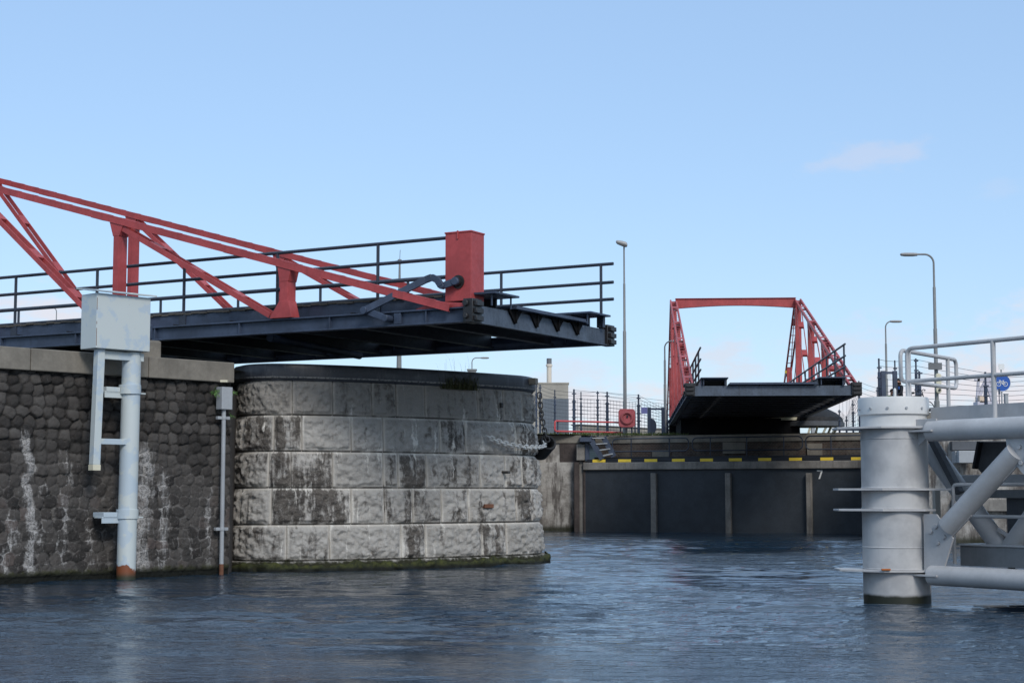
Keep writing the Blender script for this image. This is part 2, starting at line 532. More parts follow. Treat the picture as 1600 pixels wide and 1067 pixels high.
def smooth_path(pts, step=.05):
    pts = [np.array(p, float) for p in pts]; out = []
    P_ = [2 * pts[0] - pts[1]] + pts + [2 * pts[-1] - pts[-2]]
    for i in range(1, len(P_) - 2):
        p0, p1, p2, p3 = P_[i - 1], P_[i], P_[i + 1], P_[i + 2]
        for t in np.linspace(0, 1, 24, endpoint=False):
            out.append(.5 * (2 * p1 + (p2 - p0) * t + (2 * p0 - 5 * p1 + 4 * p2 - p3) * t * t + (3 * p1 - p0 - 3 * p2 + p3) * t ** 3))
    out.append(pts[-1]); out = np.array(out)
    s = np.concatenate([[0], np.cumsum(np.linalg.norm(np.diff(out, axis=0), axis=1))])
    n = int(s[-1] / step) + 1; ss = np.linspace(0, s[-1], n)
    xy = np.stack([np.interp(ss, s, out[:, 0]), np.interp(ss, s, out[:, 1])], 1)
    tg = np.gradient(xy, axis=0); tg /= np.linalg.norm(tg, axis=1)[:, None]
    nm = np.stack([tg[:, 1], -tg[:, 0]], 1)              # right-hand side of the walk = towards the water
    return ss, xy, nm


# ------------------------------------------------------------------ world and light
def make_world():
    w = bpy.data.worlds.new('World'); scn.world = w; w.use_nodes = True
    t = w.node_tree; n = t.nodes; bg = n['Background']
    sky = n.new('ShaderNodeTexSky'); sky.sky_type = 'NISHITA'; sky.sun_disc = False
    sky.sun_elevation = R(SUN_EL); sky.sun_rotation = R(SUN_AZ); sky.air_density = 1.0; sky.dust_density = .6; sky.ozone_density = 2.0
    hs = n.new('ShaderNodeHueSaturation'); hs.inputs['Saturation'].default_value = SKY_SAT; hs.inputs['Value'].default_value = 1.0
    t.links.new(sky.outputs[0], hs.inputs['Color'])
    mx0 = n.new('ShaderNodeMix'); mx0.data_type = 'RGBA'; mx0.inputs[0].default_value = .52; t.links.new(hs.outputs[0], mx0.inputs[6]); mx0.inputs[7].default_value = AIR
    tc = n.new('ShaderNodeTexCoord'); cur = mx0.outputs[2]
    def m(op, a, b=0.):
        k = n.new('ShaderNodeMath'); k.operation = op
        for i, v in enumerate((a, b)):
            if isinstance(v, (int, float)): k.inputs[i].default_value = v
            else: t.links.new(v, k.inputs[i])
        return k.outputs[0]
    def cloud(cur, px, py, wpx, hpx, amount, colr, seed):
        d = Vector(ray(px, py)).normalized()
        sub = n.new('ShaderNodeVectorMath'); sub.operation = 'SUBTRACT'; t.links.new(tc.outputs['Generated'], sub.inputs[0]); sub.inputs[1].default_value = d
        sc = n.new('ShaderNodeVectorMath'); sc.operation = 'MULTIPLY'; t.links.new(sub.outputs[0], sc.inputs[0]); sc.inputs[1].default_value = (FPX / wpx, 1, FPX / hpx)
        ln = n.new('ShaderNodeVectorMath'); ln.operation = 'LENGTH'; t.links.new(sc.outputs[0], ln.inputs[0])
        mp = n.new('ShaderNodeMapping'); mp.inputs['Scale'].default_value = (1, 1, 2.2); mp.inputs['Location'].default_value = (seed, 0, 0); t.links.new(tc.outputs['Generated'], mp.inputs['Vector'])
        no = n.new('ShaderNodeTexNoise'); no.inputs['Scale'].default_value = 32; no.inputs['Detail'].default_value = 7; no.inputs['Roughness'].default_value = .58; t.links.new(mp.outputs[0], no.inputs['Vector'])
        val = m('ADD', ln.outputs['Value'], m('MULTIPLY', m('SUBTRACT', no.outputs['Fac'], .5), 3.4))
        mr = n.new('ShaderNodeMapRange'); mr.interpolation_type = 'SMOOTHSTEP'; mr.inputs['From Min'].default_value = 1.15; mr.inputs['From Max'].default_value = .1
        mr.inputs['To Min'].default_value = 0; mr.inputs['To Max'].default_value = amount; t.links.new(val, mr.inputs['Value'])
        mx = n.new('ShaderNodeMix'); mx.data_type = 'RGBA'; t.links.new(mr.outputs[0], mx.inputs[0]); t.links.new(cur, mx.inputs[6]); mx.inputs[7].default_value = colr
        return mx.outputs[2]
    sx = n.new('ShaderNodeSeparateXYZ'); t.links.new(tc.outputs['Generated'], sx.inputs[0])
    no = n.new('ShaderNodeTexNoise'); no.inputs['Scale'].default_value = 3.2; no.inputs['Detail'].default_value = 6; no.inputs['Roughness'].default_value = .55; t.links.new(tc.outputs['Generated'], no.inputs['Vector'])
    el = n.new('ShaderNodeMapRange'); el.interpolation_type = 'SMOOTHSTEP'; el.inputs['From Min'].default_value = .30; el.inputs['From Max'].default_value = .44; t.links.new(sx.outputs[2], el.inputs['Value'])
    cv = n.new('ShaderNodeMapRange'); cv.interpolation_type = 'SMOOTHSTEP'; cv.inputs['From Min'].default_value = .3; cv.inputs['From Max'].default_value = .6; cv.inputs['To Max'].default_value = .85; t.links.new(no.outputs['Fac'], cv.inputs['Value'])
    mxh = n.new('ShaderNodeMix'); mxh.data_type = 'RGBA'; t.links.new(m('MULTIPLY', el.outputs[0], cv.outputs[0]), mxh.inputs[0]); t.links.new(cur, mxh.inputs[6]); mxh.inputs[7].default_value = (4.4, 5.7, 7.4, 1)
    cur = mxh.outputs[2]                                 # bright cloud added overhead, unseen, to lighten the water and soften the light
    k = CLOUD
    cc = (k * 1.0, k * .93, k * .97, 1); cp = (k * .92, k * .86, k * .93, 1)
    for a in ((1360, 245, 95, 26, .3, cp, 1), (1130, 555, 90, 50, .5, cp, 2.3), (1330, 540, 140, 40, .35, cp, 3.1), (70, 490, 90, 40, .75, cc, 4.4),
              (960, 640, 170, 50, .75, cc, 5.2), (1340, 630, 170, 45, .8, cc, 6.7), (1530, 605, 130, 50, .85, cc, 7.9), (880, 590, 90, 40, .4, cp, 8.8), (1570, 300, 60, 20, .1, cp, 9.1),
              (1700, 520, 160, 60, .5, cc, 10.3), (-150, 500, 160, 60, .6, cc, 11.3)):
        cur = cloud(cur, *a)
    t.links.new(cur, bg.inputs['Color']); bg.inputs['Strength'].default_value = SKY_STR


SUN_EL, SUN_AZ, SKY_SAT, SKY_STR, CLOUD = 36, 158, 1.0, .15, 5.6
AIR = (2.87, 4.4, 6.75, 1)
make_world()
sun_d = bpy.data.lights.new('sun', 'SUN'); sun_d.energy = 2.1; sun_d.angle = R(18); sun_d.color = (1, .95, .88)
sun = bpy.data.objects.new('sun', sun_d); COL.objects.link(sun)
sdir = Vector((math.sin(R(SUN_AZ)) * math.cos(R(SUN_EL)), math.cos(R(SUN_AZ)) * math.cos(R(SUN_EL)), math.sin(R(SUN_EL))))
sun.rotation_euler = (-sdir).to_track_quat('-Z', 'Y').to_euler()
scn.view_settings.view_transform = 'Standard'; scn.view_settings.look = 'None'; scn.view_settings.exposure = 0.0; scn.view_settings.gamma = 1


# ------------------------------------------------------------------ setting: water and land
QZ = 4.78                                                # quay level
W0 = Vector((-10.33, 33.87, 0)); WD = Vector((.679, .734, 0)); WN = Vector((.734, -.679, 0))
PIER = [(-6.95, 40.3), (-6.5, 39.5), (-5.9, 39.12), (-5.2, 39.15), (-4.2, 39.55), (-3.05, 40.2), (-1.27, 41.58), (.1, 42.85), (.56, 43.45), (.80, 44.25), (.76, 45.2), (.5, 46.3), (.1, 48.0)]


def make_water():
    ys = [5.0]
    while ys[-1] < 97: ys.append(ys[-1] + (.1 if ys[-1] < 13 else .0023 * ys[-1]))
    ys = np.array(ys); xs = np.linspace(-1, 1, 520)
    wx = 8 + ys * .38
    X = xs[None, :] * wx[:, None]; Y = np.repeat(ys[:, None], len(xs), 1)
    Z = np.zeros_like(X); r2 = np.random.default_rng(3)
    rough = np.clip(-.45 + 2.9 * fbm(X * .10 + 3, Y * .17, 5, 4), .22, 1.7)
    for i in range(64):
        if i < 40: lam = .17 * (1.045 ** i); sl = .031
        else: lam = .9 + r2.random() * 2.6; sl = .012
        th = R(80) + r2.normal() * (.27 if i < 40 else .3); k = 2 * math.pi / lam; a = sl / k
        fade = np.clip((lam / (.0023 * ys[:, None]) - 2.2) / 2.5, 0, 1)
        ph = 1.1 * (fbm(X * .35 + i, Y * .35, 9, 2) - .5)
        Z += fade * a * (rough if i < 40 else 1) * np.sin(k * (X * math.cos(th) + Y * math.sin(th)) + r2.random() * 6.28 + ph * 3)
    V = np.stack([X, Y, Z], -1)
    o = grid_object('water', V, len(xs), len(ys), M['water'])
    return tag(o, kind='structure')


make_water()
MB().add([(-1500, -600, -.25), (1500, -600, -.25), (1500, 110, -.25), (-1500, 110, -.25)], [(0, 1, 2, 3)]).build('canal_water', M['water'])
tag(bpy.data.objects['canal_water'], kind='structure')

GATE_A, GATE_B = Vector((3.25, 81.6, 0)), Vector((16.6, 75.6, 0))
GU = (GATE_B - GATE_A).normalized(); GN = Vector((GU.y, -GU.x, 0))    # GN points to the camera side
BACK_A, BACK_B = GATE_A - GN * 2.6, GATE_B - GN * 2.6
wl = W0 - WD * 16; we = W0 + WD * 5.7
outline = [wl - WN * .3, we - WN * .3, Vector((-6.3, 40.2, 0)), Vector((-5.2, 39.7, 0)), Vector((-3.3, 40.7, 0)), Vector((-.2, 43.3, 0)), Vector((.4, 44.4, 0)), Vector((.3, 46, 0)),
           Vector((.9, 80.9, 0)), Vector((3.1, 81.9, 0)), BACK_A - GN * .2, BACK_B - GN * .2, Vector((17.2, 76.2, 0)), Vector((15.5, 61.4, 0)), Vector((60, 56.6, 0)), Vector((1800, 60, 0)), Vector((1800, 2600, 0)), Vector((-1800, 2600, 0)), Vector((-1800, 20, 0))]
me = bpy.data.meshes.new('ground'); bm = bmesh.new()
f = bm.faces.new([bm.verts.new((p.x, p.y, QZ - .06)) for p in outline]); f.normal_update(); bmesh.ops.triangulate(bm, faces=[f], ngon_method='EAR_CLIP'); bmesh.ops.recalc_face_normals(bm, faces=bm.faces)
for f in bm.faces:
    if f.normal.z < 0: f.normal_flip()
bm.to_mesh(me); bm.free(); me.materials.append(M['ground'])
gr = bpy.data.objects.new('ground', me); COL.objects.link(gr); tag(gr, kind='structure')


# ------------------------------------------------------------------ basalt quay wall
def basalt_wall():
    t = thing('quay_wall', 'dark basalt rubble quay wall with pale granite coping behind the grey gauge post', 'quay wall', W0)
    s0, s1, z0, z1 = -6.0, 5.76, -.5, 4.36; st = .02
    ss = np.arange(s0, s1 + 1e-6, st); zz = np.arange(z0, z1 + 1e-6, st); S, Z = np.meshgrid(ss, zz)
    cs, cz = [], []; row = 0; z = z0 - .2
    r2 = np.random.default_rng(11)
    while z < z1 + .3:
        s = s0 - .4 + (row % 2) * .15
        while s < s1 + .4:
            w = .23 + r2.random() * .09
            cs.append(s + w / 2); cz.append(z + r2.normal() * .022); s += w
        z += .235 + r2.normal() * .008; row += 1
    cs, cz = np.array(cs), np.array(cz); tint = r2.random(len(cs)); off = r2.normal(size=len(cs)) * .012
    jx = (fbm(S * 5, Z * 5, 21, 3) - .5) * .09; jz = (fbm(S * 5, Z * 5, 22, 3) - .5) * .09
    F1 = np.full(S.shape, 9.); F2 = np.full(S.shape, 9.); ID = np.zeros(S.shape, int)
    for i in range(len(cs)):
        a0 = max(0, int((cs[i] - .5 - s0) / st)); a1 = min(len(ss), int((cs[i] + .5 - s0) / st)); b0 = max(0, int((cz[i] - .5 - z0) / st)); b1 = min(len(zz), int((cz[i] + .5 - z0) / st))
        if a1 <= a0 or b1 <= b0: continue
        sl = (slice(b0, b1), slice(a0, a1))
        d = np.hypot(S[sl] + jx[sl] - cs[i], (Z[sl] + jz[sl] - cz[i]) * 1.08)
        f1, f2, idd = F1[sl], F2[sl], ID[sl]
        lt = d < f1
        f2[...] = np.where(lt, f1, np.minimum(f2, d)); f1[...] = np.where(lt, d, f1); idd[...] = np.where(lt, i, idd)
    wear = np.clip((Z - .8 + (fbm(S * .8, Z * .8, 33, 3) - .5) * 2.2) / 2.2, 0, 1)      # crisp at the top, mortared over below
    rad = .146 + (tint[ID] - .5) * .03
    e = np.minimum(np.clip((F2 - F1) / .07, 0, 1), np.clip((rad - F1) / .045, 0, 1) * .8 + .2 * np.clip((F2 - F1) / .07, 0, 1))
    H = np.sqrt(e) * (.012 + .034 * wear) - (F1 ** 2) * (.3 + .45 * wear) + off[ID] * (.5 + wear) + (fbm(S * 16, Z * 16, 31, 4) - .5) * (.05 - .02 * wear) + (fbm(S * 4.5, Z * 4.5, 34, 3) - .5) * .05 * (1 - wear) + (fbm(S * 1.3, Z * 1.3, 32, 3) - .5) * .06
    H[Z < .12] -= .02
    joint = 1 - np.clip(np.minimum((F2 - F1) / .034, (rad + .02 - F1) / .03), 0, 1)
    lime = np.zeros_like(S)
    for (c, w, a, zt) in ((.63, .13, 1.25, 3.5), (.15, .16, 1.0, 1.9), (3.42, .24, 1.2, 3.4), (3.95, .17, 1.0, 2.9), (1.5, .2, .8, 3.2), (2.1, .22, .7, 2.6), (5.2, .13, .9, 2.4), (4.6, .18, .6, 1.3), (1.05, .16, .7, 2.7), (4.3, .25, .5, 1.9), (-1.2, .2, 1., 3.5), (-3.1, .15, 1., 3.0), (-.5, .2, .6, 2.6)):
        cl = c + (fbm(Z * 1.7 + c * 9, Z * 0 + c, 41, 3) - .5) * .45; w = w * (1 + .5 * (1 - joint))
        lime = np.maximum(lime, a * np.exp(-((S - cl) / w) ** 2) * np.clip((zt - Z) / .7, 0, 1))
    lime = np.maximum(lime, .42 * np.clip((1.0 - Z) / .7, 0, 1) * np.clip(fbm(S * 1.5, Z * 2, 51, 3) * 2 - .5, 0, 1))
    bat = -(Z) * .015
    N = H + bat - .02
    V = np.stack([S * WD.x + N * WN.x, S * WD.y + N * WN.y, Z], -1)
    grid_object('basalt_face', V, len(ss), len(zz), M['basalt'], t, {'joint': joint, 'tint': tint[ID], 'lime': lime}, np.stack([S, Z], -1))
    core = MB(); o = lambda s, n, z: WD * s + WN * n + Vector((0, 0, z))
    core.prism([o(-16, -.16, -.6), o(5.74, -.16, -.6), o(5.74, -1.6, -.6), o(-16, -1.6, -.6)], (0, 0, 4.9)); core.prism([o(5.73, -.2, -.6), o(5.73, -4.5, -.6), o(4.6, -4.5, -.6), o(4.6, -.2, -.6)], (0, 0, 4.88)); core.prism([Vector((x, y, -.6)) - W0 for x, y in ((-6.46, 38.16), (-6.78, 41.5), (-7.9, 41.5), (-7.4, 38.8))], (0, 0, 4.85)); core.build('core', M['masonry_plain'], t)
    # coping stones
    js = [-16, -9, -5.6, -2.6, .52, 3.42, 5.77]
    for a, b in zip(js[:-1], js[1:]):
        m_ = MB(); m_.prism([o(a + .008, .08, 4.34), o(b - .008, .08, 4.34), o(b - .008, -.75, 4.34), o(a + .008, -.75, 4.34)], (0, 0, .46)); m_.build('coping_stone', M['granite'], t, .02)
    return t


tmp = NT('rubble_core'); v_ = tmp.coord('Object'); n_ = tmp.noise(v_, 5, 5); M['masonry_plain'] = tmp.out(tmp.mix(n_, (.03, .027, .025, 1), (.07, .06, .055, 1)), .9)
basalt_wall()


# ------------------------------------------------------------------ dressed stone pier
PS, PXY, PN = smooth_path(PIER, .04)
PTOP = 4.50; PBAT = .32
def pier_pt(s, z, out=0.):
    x = np.interp(s, PS, PXY[:, 0]); y = np.interp(s, PS, PXY[:, 1]); nx = np.interp(s, PS, PN[:, 0]); ny = np.interp(s, PS, PN[:, 1])
    d = out - PBAT * (z / 4.9)
    return x + nx * d, y + ny * d


def s_at(px, z):
    x, y = pier_pt(PS, np.full(PS.shape, z)); q = np.array([PXX(a, b, z) for a, b in zip(x, y)])
    k = int(np.argmax(q)); return float(np.interp(px, q[:k], PS[:k]))


def stone_pier():
    t = thing('bridge_pier', 'rounded pier of big rough grey stone blocks with dark tarred coping under the near bridge', 'pier', (-3, 43, 0))
    inv = Vector((-3, 43, 0))
    rows = [(3.66, 4.52, [365, 457, 520, 581, 619, 664, 746, 786, 815, 838], {6: .45, 8: .35, 3: .3, 2: .2}),
            (2.80, 3.66, [363, 382, 428, 472, 549, 599, 687, 727, 805, 829, 842], {1: .75, 2: .8, 6: .75, 8: .8, 7: .15, 9: .5}),
            (1.94, 2.80, [362, 420, 455, 520, 599, 622, 666, 750, 789, 815, 845], {0: .4, 1: .85, 2: .8, 4: .6, 5: .75, 6: .45, 8: .4, 9: .45}),
            (1.08, 1.94, [363, 376, 424, 549, 601, 645, 690, 732, 806, 830, 847], {2: .82, 4: .62, 5: .35, 6: .4, 8: .85}),
            (.24, 1.08, [362, 448, 515, 627, 665, 753, 791, 850], {0: .35, 1: .4, 3: .66, 5: .4})]
    ck = []
    Vs, Fs, dk, jt, tn, uvs = [], [], [], [], [], []; base = 0; r2 = np.random.default_rng(5)
    smax = PS[-1] - .05
    STREAKS = ((637, .13, 2.75, -.5, .95), (752, .14, 2.0, -.5, .95), (770, .1, 1.3, -.5, .7), (612, .09, 2.6, .9, .7), (706, .2, 2.75, 1.95, .8), (818, .2, 3.6, 1.9, .75), (440, .25, 2.7, 1.0, .55), (700, .1, 3.6, 2.7, .6))
    for ri, (z0, z1, pxs, dark) in enumerate(rows):
        zm = (z0 + z1) / 2; pk = [s_at(p, zm) for p in pxs]; pk[0] = .05
        s = pk[-1] + .35; pk[-1] = max(pk[-1], s)
        while pk[-1] < smax: pk.append(min(smax, pk[-1] + .7 + r2.random() * .4))
        for bi, (a, b) in enumerate(zip(pk[:-1], pk[1:])):
            if b - a < .05: continue
            nx = max(6, int((b - a) / .027)); nz = int((z1 - z0) / .027)
            u = np.linspace(0, 1, nx); w = np.linspace(0, 1, nz); U, Wd = np.meshgrid(u, w)
            S = a + (b - a) * U; Z = z0 + (z1 - z0) * Wd
            ed = np.minimum(np.minimum(S - a, b - S), np.minimum(Z - z0, z1 - Z))
            wob = (fbm(S * 4, Z * 4, 61 + ri, 3) - .5) * .06
            m = np.clip((ed + wob - .065) / .04, 0, 1); m = m * m * (3 - 2 * m)
            bul = .055 + r2.random() * .025
            rock = (fbm(S * 8 + bi * 7, Z * 9, 71 + ri, 4) - .5) * .13
            rid = np.abs(fbm(S * 5 + bi * 3, Z * 6, 81 + ri, 3) - .5) * .13
            if (ri == 0 and 4 <= bi <= 7): rock *= .35; rid *= .3; bul *= .45
            H = m * (bul + rock - rid + (fbm(S * 15 + bi, Z * 17, 95, 3) - .5) * .07) + (fbm(S * 14, Z * 14, 91, 2) - .5) * .012
            H = np.where(ed < .004, -.05, H); H = np.where((ed >= .004) & (ed < .02), np.minimum(H, 0), H)
            x, y = pier_pt(S, Z, H)
            V = np.stack([x - inv.x, y - inv.y, Z], -1).reshape(-1, 3)
            i = np.arange(nx * nz).reshape(nz, nx) + base
            Fs.append(np.stack([i[:-1, :-1], i[:-1, 1:], i[1:, 1:], i[1:, :-1]], -1).reshape(-1, 4)); Vs.append(V); base += nx * nz
            dd = dark.get(bi, r2.random() * .16); da = np.full(S.shape, dd)
            for (px_, wd_, zt_, zb_, am) in STREAKS: da = np.maximum(da, am * np.exp(-((S + (fbm(Z * 2, S * 3, 55, 2) - .5) * .25 - s_at(px_, 1.8)) / wd_) ** 2) * np.clip((zt_ - Z) / .3, 0, 1) * np.clip((Z - zb_) / .2, 0, 1))
            dk.append(da.ravel()); tn.append(np.full(nx * nz, .25 + .75 * r2.random() if ri else .15 + .3 * r2.random()))
            ck.append((np.where(np.minimum(S - a, b - S) < .004, .55, 0) + np.where(Z - z0 < .03, 1.0, 0)).clip(0, 1).ravel())  # dark line painted along block edges, standing in for recess shade
            jt.append((1 - np.clip((ed - .03) / .035, 0, 1)).ravel()); uvs.append(np.stack([S, Z], -1).reshape(-1, 2))
    me = bpy.data.meshes.new('stone_blocks'); build_mesh(me, np.concatenate(Vs), np.concatenate(Fs), {'dark': np.concatenate(dk), 'joint_shade': np.concatenate(ck), 'joint': np.concatenate(jt), 'tint': np.concatenate(tn)}, np.concatenate(uvs))
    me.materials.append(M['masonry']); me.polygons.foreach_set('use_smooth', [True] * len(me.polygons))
    o = bpy.data.objects.new('stone_blocks', me); COL.objects.link(o); o.parent = t
    # plinth course and backing
    def sweep(name, prof, mat, s0=.02, s1=None, lump=0., step=.06):
        s1 = s1 or PS[-1]; ss = np.arange(s0, s1, step); prof = np.array(prof)
        S, I = np.meshgrid(ss, np.arange(len(prof))); D = prof[:, 0][I]; Z = prof[:, 1][I].astype(float)
        if lump: D = D + (fbm(S * 5, Z * 9, 15, 4) - .35) * lump; Z = Z + (fbm(S * 3, Z, 16, 4) - .45) * lump * 1.3 * (I > 2)
        x, y = pier_pt(S, Z, D); V = np.stack([x - inv.x, y - inv.y, Z], -1)
        return grid_object(name, V, len(ss), len(prof), mat, t, {'dark': np.full(S.shape, .1), 'joint': np.full(S.shape, .3), 'tint': np.full(S.shape, .6)}, np.stack([S, Z], -1))
    sweep('plinth', [(-.1, -.6), (.10, -.55), (.10, .2), (.08, .235), (-.05, .24)], M['masonry'])
    sweep('mortar_bed', [(-.045, .2), (-.045, 2.5), (-.045, 4.55)], M['masonry'])
    sweep('moss_fringe', [(.05, -.3), (.12, -.2), (.14, .0), (.14, .06), (.13, .1), (.11, .14), (.06, .17)], M['moss'], lump=.24, step=.03)
    c = sweep('coping', [(-.1, 4.46), (.04, 4.49), (.05, 4.5), (.055, 4.535), (.1, 4.55), (.115, 4.585), (.12, 4.8), (.11, 4.85), (.07, 4.885), (-.9, 4.91)], M['band'])
    # overgrown top behind the coping
    poly = []
    for s in np.arange(.02, PS[-1], .3):
        x, y = pier_pt(s, 4.9, -.6); poly.append((x - inv.x, y - inv.y, 4.82))
    poly += [(-6 - inv.x, 52 - inv.y, 4.82), (-9 - inv.x, 44 - inv.y, 4.82)]
    MB().prism(poly, (0, 0, .1)).build('fill', M['ground'], t)
    # iron bits let into the stone
    for (px, py, w, h, d, mt, nm) in ((760, 790, .3, .1, .12, 'rust', 'rusty_bracket'), (786, 738, .09, .07, .22, 'chain_dark', 'iron_bolt'), (780, 634, .07, .13, .12, 'chain_dark', 'iron_bolt'), (822, 593, .22, .17, .3, 'granite', 'stone_spout')):
        z = P(px, py, 43).z; s = s_at(px, z); x0, y0 = pier_pt(s, z, -.05); x1, y1 = pier_pt(s, z, d)
        MB().bar((x0 - inv.x, y0 - inv.y, z), (x1 - inv.x, y1 - inv.y, z), w, h).build(nm, M[mt], t, .012)
    return t


stone_pier()


def blades(name, label, pts, n, hgt, mat, cat='plant', spread=.2, width=.012):
    m_ = MB(); r2 = random.Random(len(label))
    for i in range(n):
        p = Vector(r2.choice(pts)) + Vector((r2.gauss(0, spread), r2.gauss(0, spread * .5), 0)); h = hgt * (.4 + .8 * r2.random()); a = r2.random() * 6.28; l = h * (.15 + .5 * r2.random())
        d = Vector((math.cos(a), math.sin(a), 0)); sd = Vector((-d.y, d.x, 0)) * width
        q = p + d * l * .35 + Vector((0, 0, h * .6)); e = p + d * l + Vector((0, 0, h * (.95 if i % 3 else .55)))
        m_.add([p - sd, p + sd, q + sd * .8, q - sd * .8, e], [(0, 1, 2, 3), (3, 2, 4)])
    o = m_.build(name, mat); return tag(o, label, cat)


# ------------------------------------------------------------------ swing bridge
BW, BT = 6.5, 21.8
NODES = [5.05, 10.25, 15.8, 21.8]
def zc(x): return .40 + .280 * (x - .85) if x <= BT else .40 + .280 * (BT - .85) - (x - BT) * .60
BEND = BT + 9.4


def make_bridge():
    t = thing('swing_bridge', 'near swing bridge with red trusses, dark girders and a tall red box at its end', 'bridge', group='opened swing bridges')
    L = BEND + .5
    for y in (0, -BW):
        m_ = MB(); m_.box(.12, L, y - .11, y + .11, 0, .035); m_.box(.12, L, y - .015, y + .015, .035, .30); m_.box(.12, L, y - .11, y + .11, .30, .335)
        for x in np.arange(1.2, L, 2.6): m_.box(x - .012, x + .012, y - .1, y + .1, .035, .3)
        m_.build('main_girder', M['navy'], t, .006)
        c = MB(); c.box(-.06, .18, y - .2, y + .2, -.02, .5); c.box(-.14, -.06, y - .15, y + .15, .02, .13); c.box(-.14, -.06, y - .15, y + .15, .18, .29); c.box(-.14, -.06, y - .15, y + .15, .34, .45)
        c.tube([(.1, y + .2, .4), (.1, y + .26, .4)], .07); c.tube([(.1, y + .2, .12), (.1, y + .26, .12)], .06)
        c.build('lock_block', M['grease'], t, .012)
    e = MB(); e.box(.02, .05, -BW + .2, -.2, 0, .38); e.box(-.05, .05, -BW + .2, -.2, -.02, .0); e.box(.05, .25, -BW + .2, -.2, .35, .38); e.build('end_beam', M['navy_light'], t, .004)
    for x in np.arange(1.6, L, 1.75):
        MB().box(x - .1, x + .1, -BW + .12, -.12, .06, .1).box(x - .012, x + .012, -BW + .12, -.12, .1, .4).build('floor_beam', M['black'], t)
    for y in (-1.9, -2.8, -3.7, -4.6):
        MB().box(.06, L - .2, y - .06, y + .06, .4, .44).build('stringer', M['black'], t)
    d = MB(); d.box(-.16, L, -BW + 1.56, -1.56, .445, .5)
    d.box(-.18, -.02, -BW + 1.5, -1.5, .42, .447); d.build('road_deck', M['navy'], t, .006)
    for sgn, y0, y1 in ((1, -1.5, -.42), (-1, -BW + .42, -BW + 1.5)):
        m_ = MB(); yo = max(y0, y1) if sgn > 0 else min(y0, y1); yi = y0 if sgn > 0 else y1
        for i, x in enumerate(np.arange(1.1, L, .24)):
            dz = .006 * ((i * 7) % 5 - 2); m_.box(x, x + .225, min(y0, y1) - .03 * ((i * 3) % 2), max(y0, y1) + .02 * ((i * 5) % 3), .655 + dz, .70 + dz)
        sw = m_.build('side_walk', M['deck'], t)
        b = MB(); b.box(-.26, 1.08, min(y0, y1), max(y0, y1), .655, .70); b.box(-.12, -.09, y0 + .1, y0 + .14, .4, .655); b.box(-.12, -.09, y1 - .14, y1 - .1, .4, .655); b.build('end_plate', M['navy'], sw, .005)
        g = MB(); yy = yo - sgn * .06; g.box(.3, L, yy - .03, yy + .03, .37, .655); g.box(.3, L, yy - .08, yy + .08, .36, .385); g.build('side_stringer', M['navy'], sw)
        yy = yi + sgn * .06; MB().box(.3, L, yy - .03, yy + .03, .4, .655).build('side_stringer', M['black'], sw)
    for y, x0, off in ((-.47, .93, 0.), (-BW + .47, -.36, -.02)):
        r = MB()
        for z in (1.09, 1.51, 1.97): r.tube([(x0, y, z), (BEND, y, z)], .041, 8)
        ro = r.build('hand_rail', M['rail'], t)
        for k in range(11):
            x = off + 2.86 * k
            if x < x0 - .1 or x > BEND: continue
            MB().tube([(x, y, .5), (x, y, 1.99)], .038, 8).box(x - .1, x + .1, y - .02, y + .05, .4, .66).build('post', M['rail'], ro)
    for y in (0, -BW):
        ch = MB(); xs = [.55] + [BT]
        for (xa, xb) in ((.55, BT), (BT, BEND)):
            za, zb = zc(xa), zc(xb)
            up = Vector((-(zb - za), 0, xb - xa)).normalized()
            for s in (-.17, .17):
                ch.bar((xa, y + s, za), (xb, y + s, zb), .022, .15)
                for q in (-.074, .074): ch.bar(Vector((xa, y + s * .86, za)) + up * q, Vector((xb, y + s * .86, zb)) + up * q, .075, .014)
            Ln = math.hypot(xb - xa, zb - za); n = int(Ln / .62)
            for i in range(1, n):
                f = i / n; c = Vector((xa + (xb - xa) * f, y, za + (zb - za) * f)); dv = Vector((xb - xa, 0, zb - za)).normalized(); wd = .42 if i % 7 == 3 else .06
                ch.bar(c - dv * wd / 2 + up * .084, c + dv * wd / 2 + up * .084, .33, .012)
                if i % 7 == 3: ch.bar(c - dv * wd / 2 - up * .084, c + dv * wd / 2 - up * .084, .33, .012)
        tr = ch.build('truss_chord', M['red'], t, .004)
        for i, x in enumerate(NODES):
            zt = zc(x) - .07; w = (.22, .17, .17, .26)[i]; tf = .09 if i == 0 else .15; bf = .24 if i == 0 else .1
            v = MB(); v.box(x - w / 2, x + w / 2, y - .155, y + .155, .34, zt)
            v.prism([(x - tf - w / 2, y - .16, zt + .02 - .28 * (tf + w / 2)), (x + tf + w / 2, y - .16, zt + .02 + .28 * (tf + w / 2)), (x + w / 2 + .015, y - .16, zt - .32), (x - w / 2 - .015, y - .16, zt - .32)], (0, .32, 0))
            v.prism([(x - w / 2 - .015, y - .16, .74), (x + w / 2 + .015, y - .16, .74), (x + w / 2 + bf + .06, y - .16, .345), (x - w / 2 - bf * .5, y - .16, .345)], (0, .32, 0))
            v.build('vertical', M['red'], tr, .005)
            if i > 0:
                xb = NODES[i - 1] + .42; a = Vector((x - .2, y, zt - .15)); b = Vector((xb, y, .42)); g = MB()
                for s in (-.13, .13): g.bar(a + Vector((0, s, 0)), b + Vector((0, s, 0)), .03, .13)
                for f in (.22, .5, .78):
                    c = a.lerp(b, f); dv = (b - a).normalized() * .2; g.bar(c - dv, c + dv, .24, .13)
                g.build('diagonal', M['red'], tr, .004)
        g = MB()
        for xa, xb in ((BT + .2, BT + 5.4), ):
            for s in (-.13, .13): g.bar((xa, y + s, zc(BT) - .4), (xb, y + s, .45), .03, .13)
        g.build('diagonal', M['red'], tr, .004)
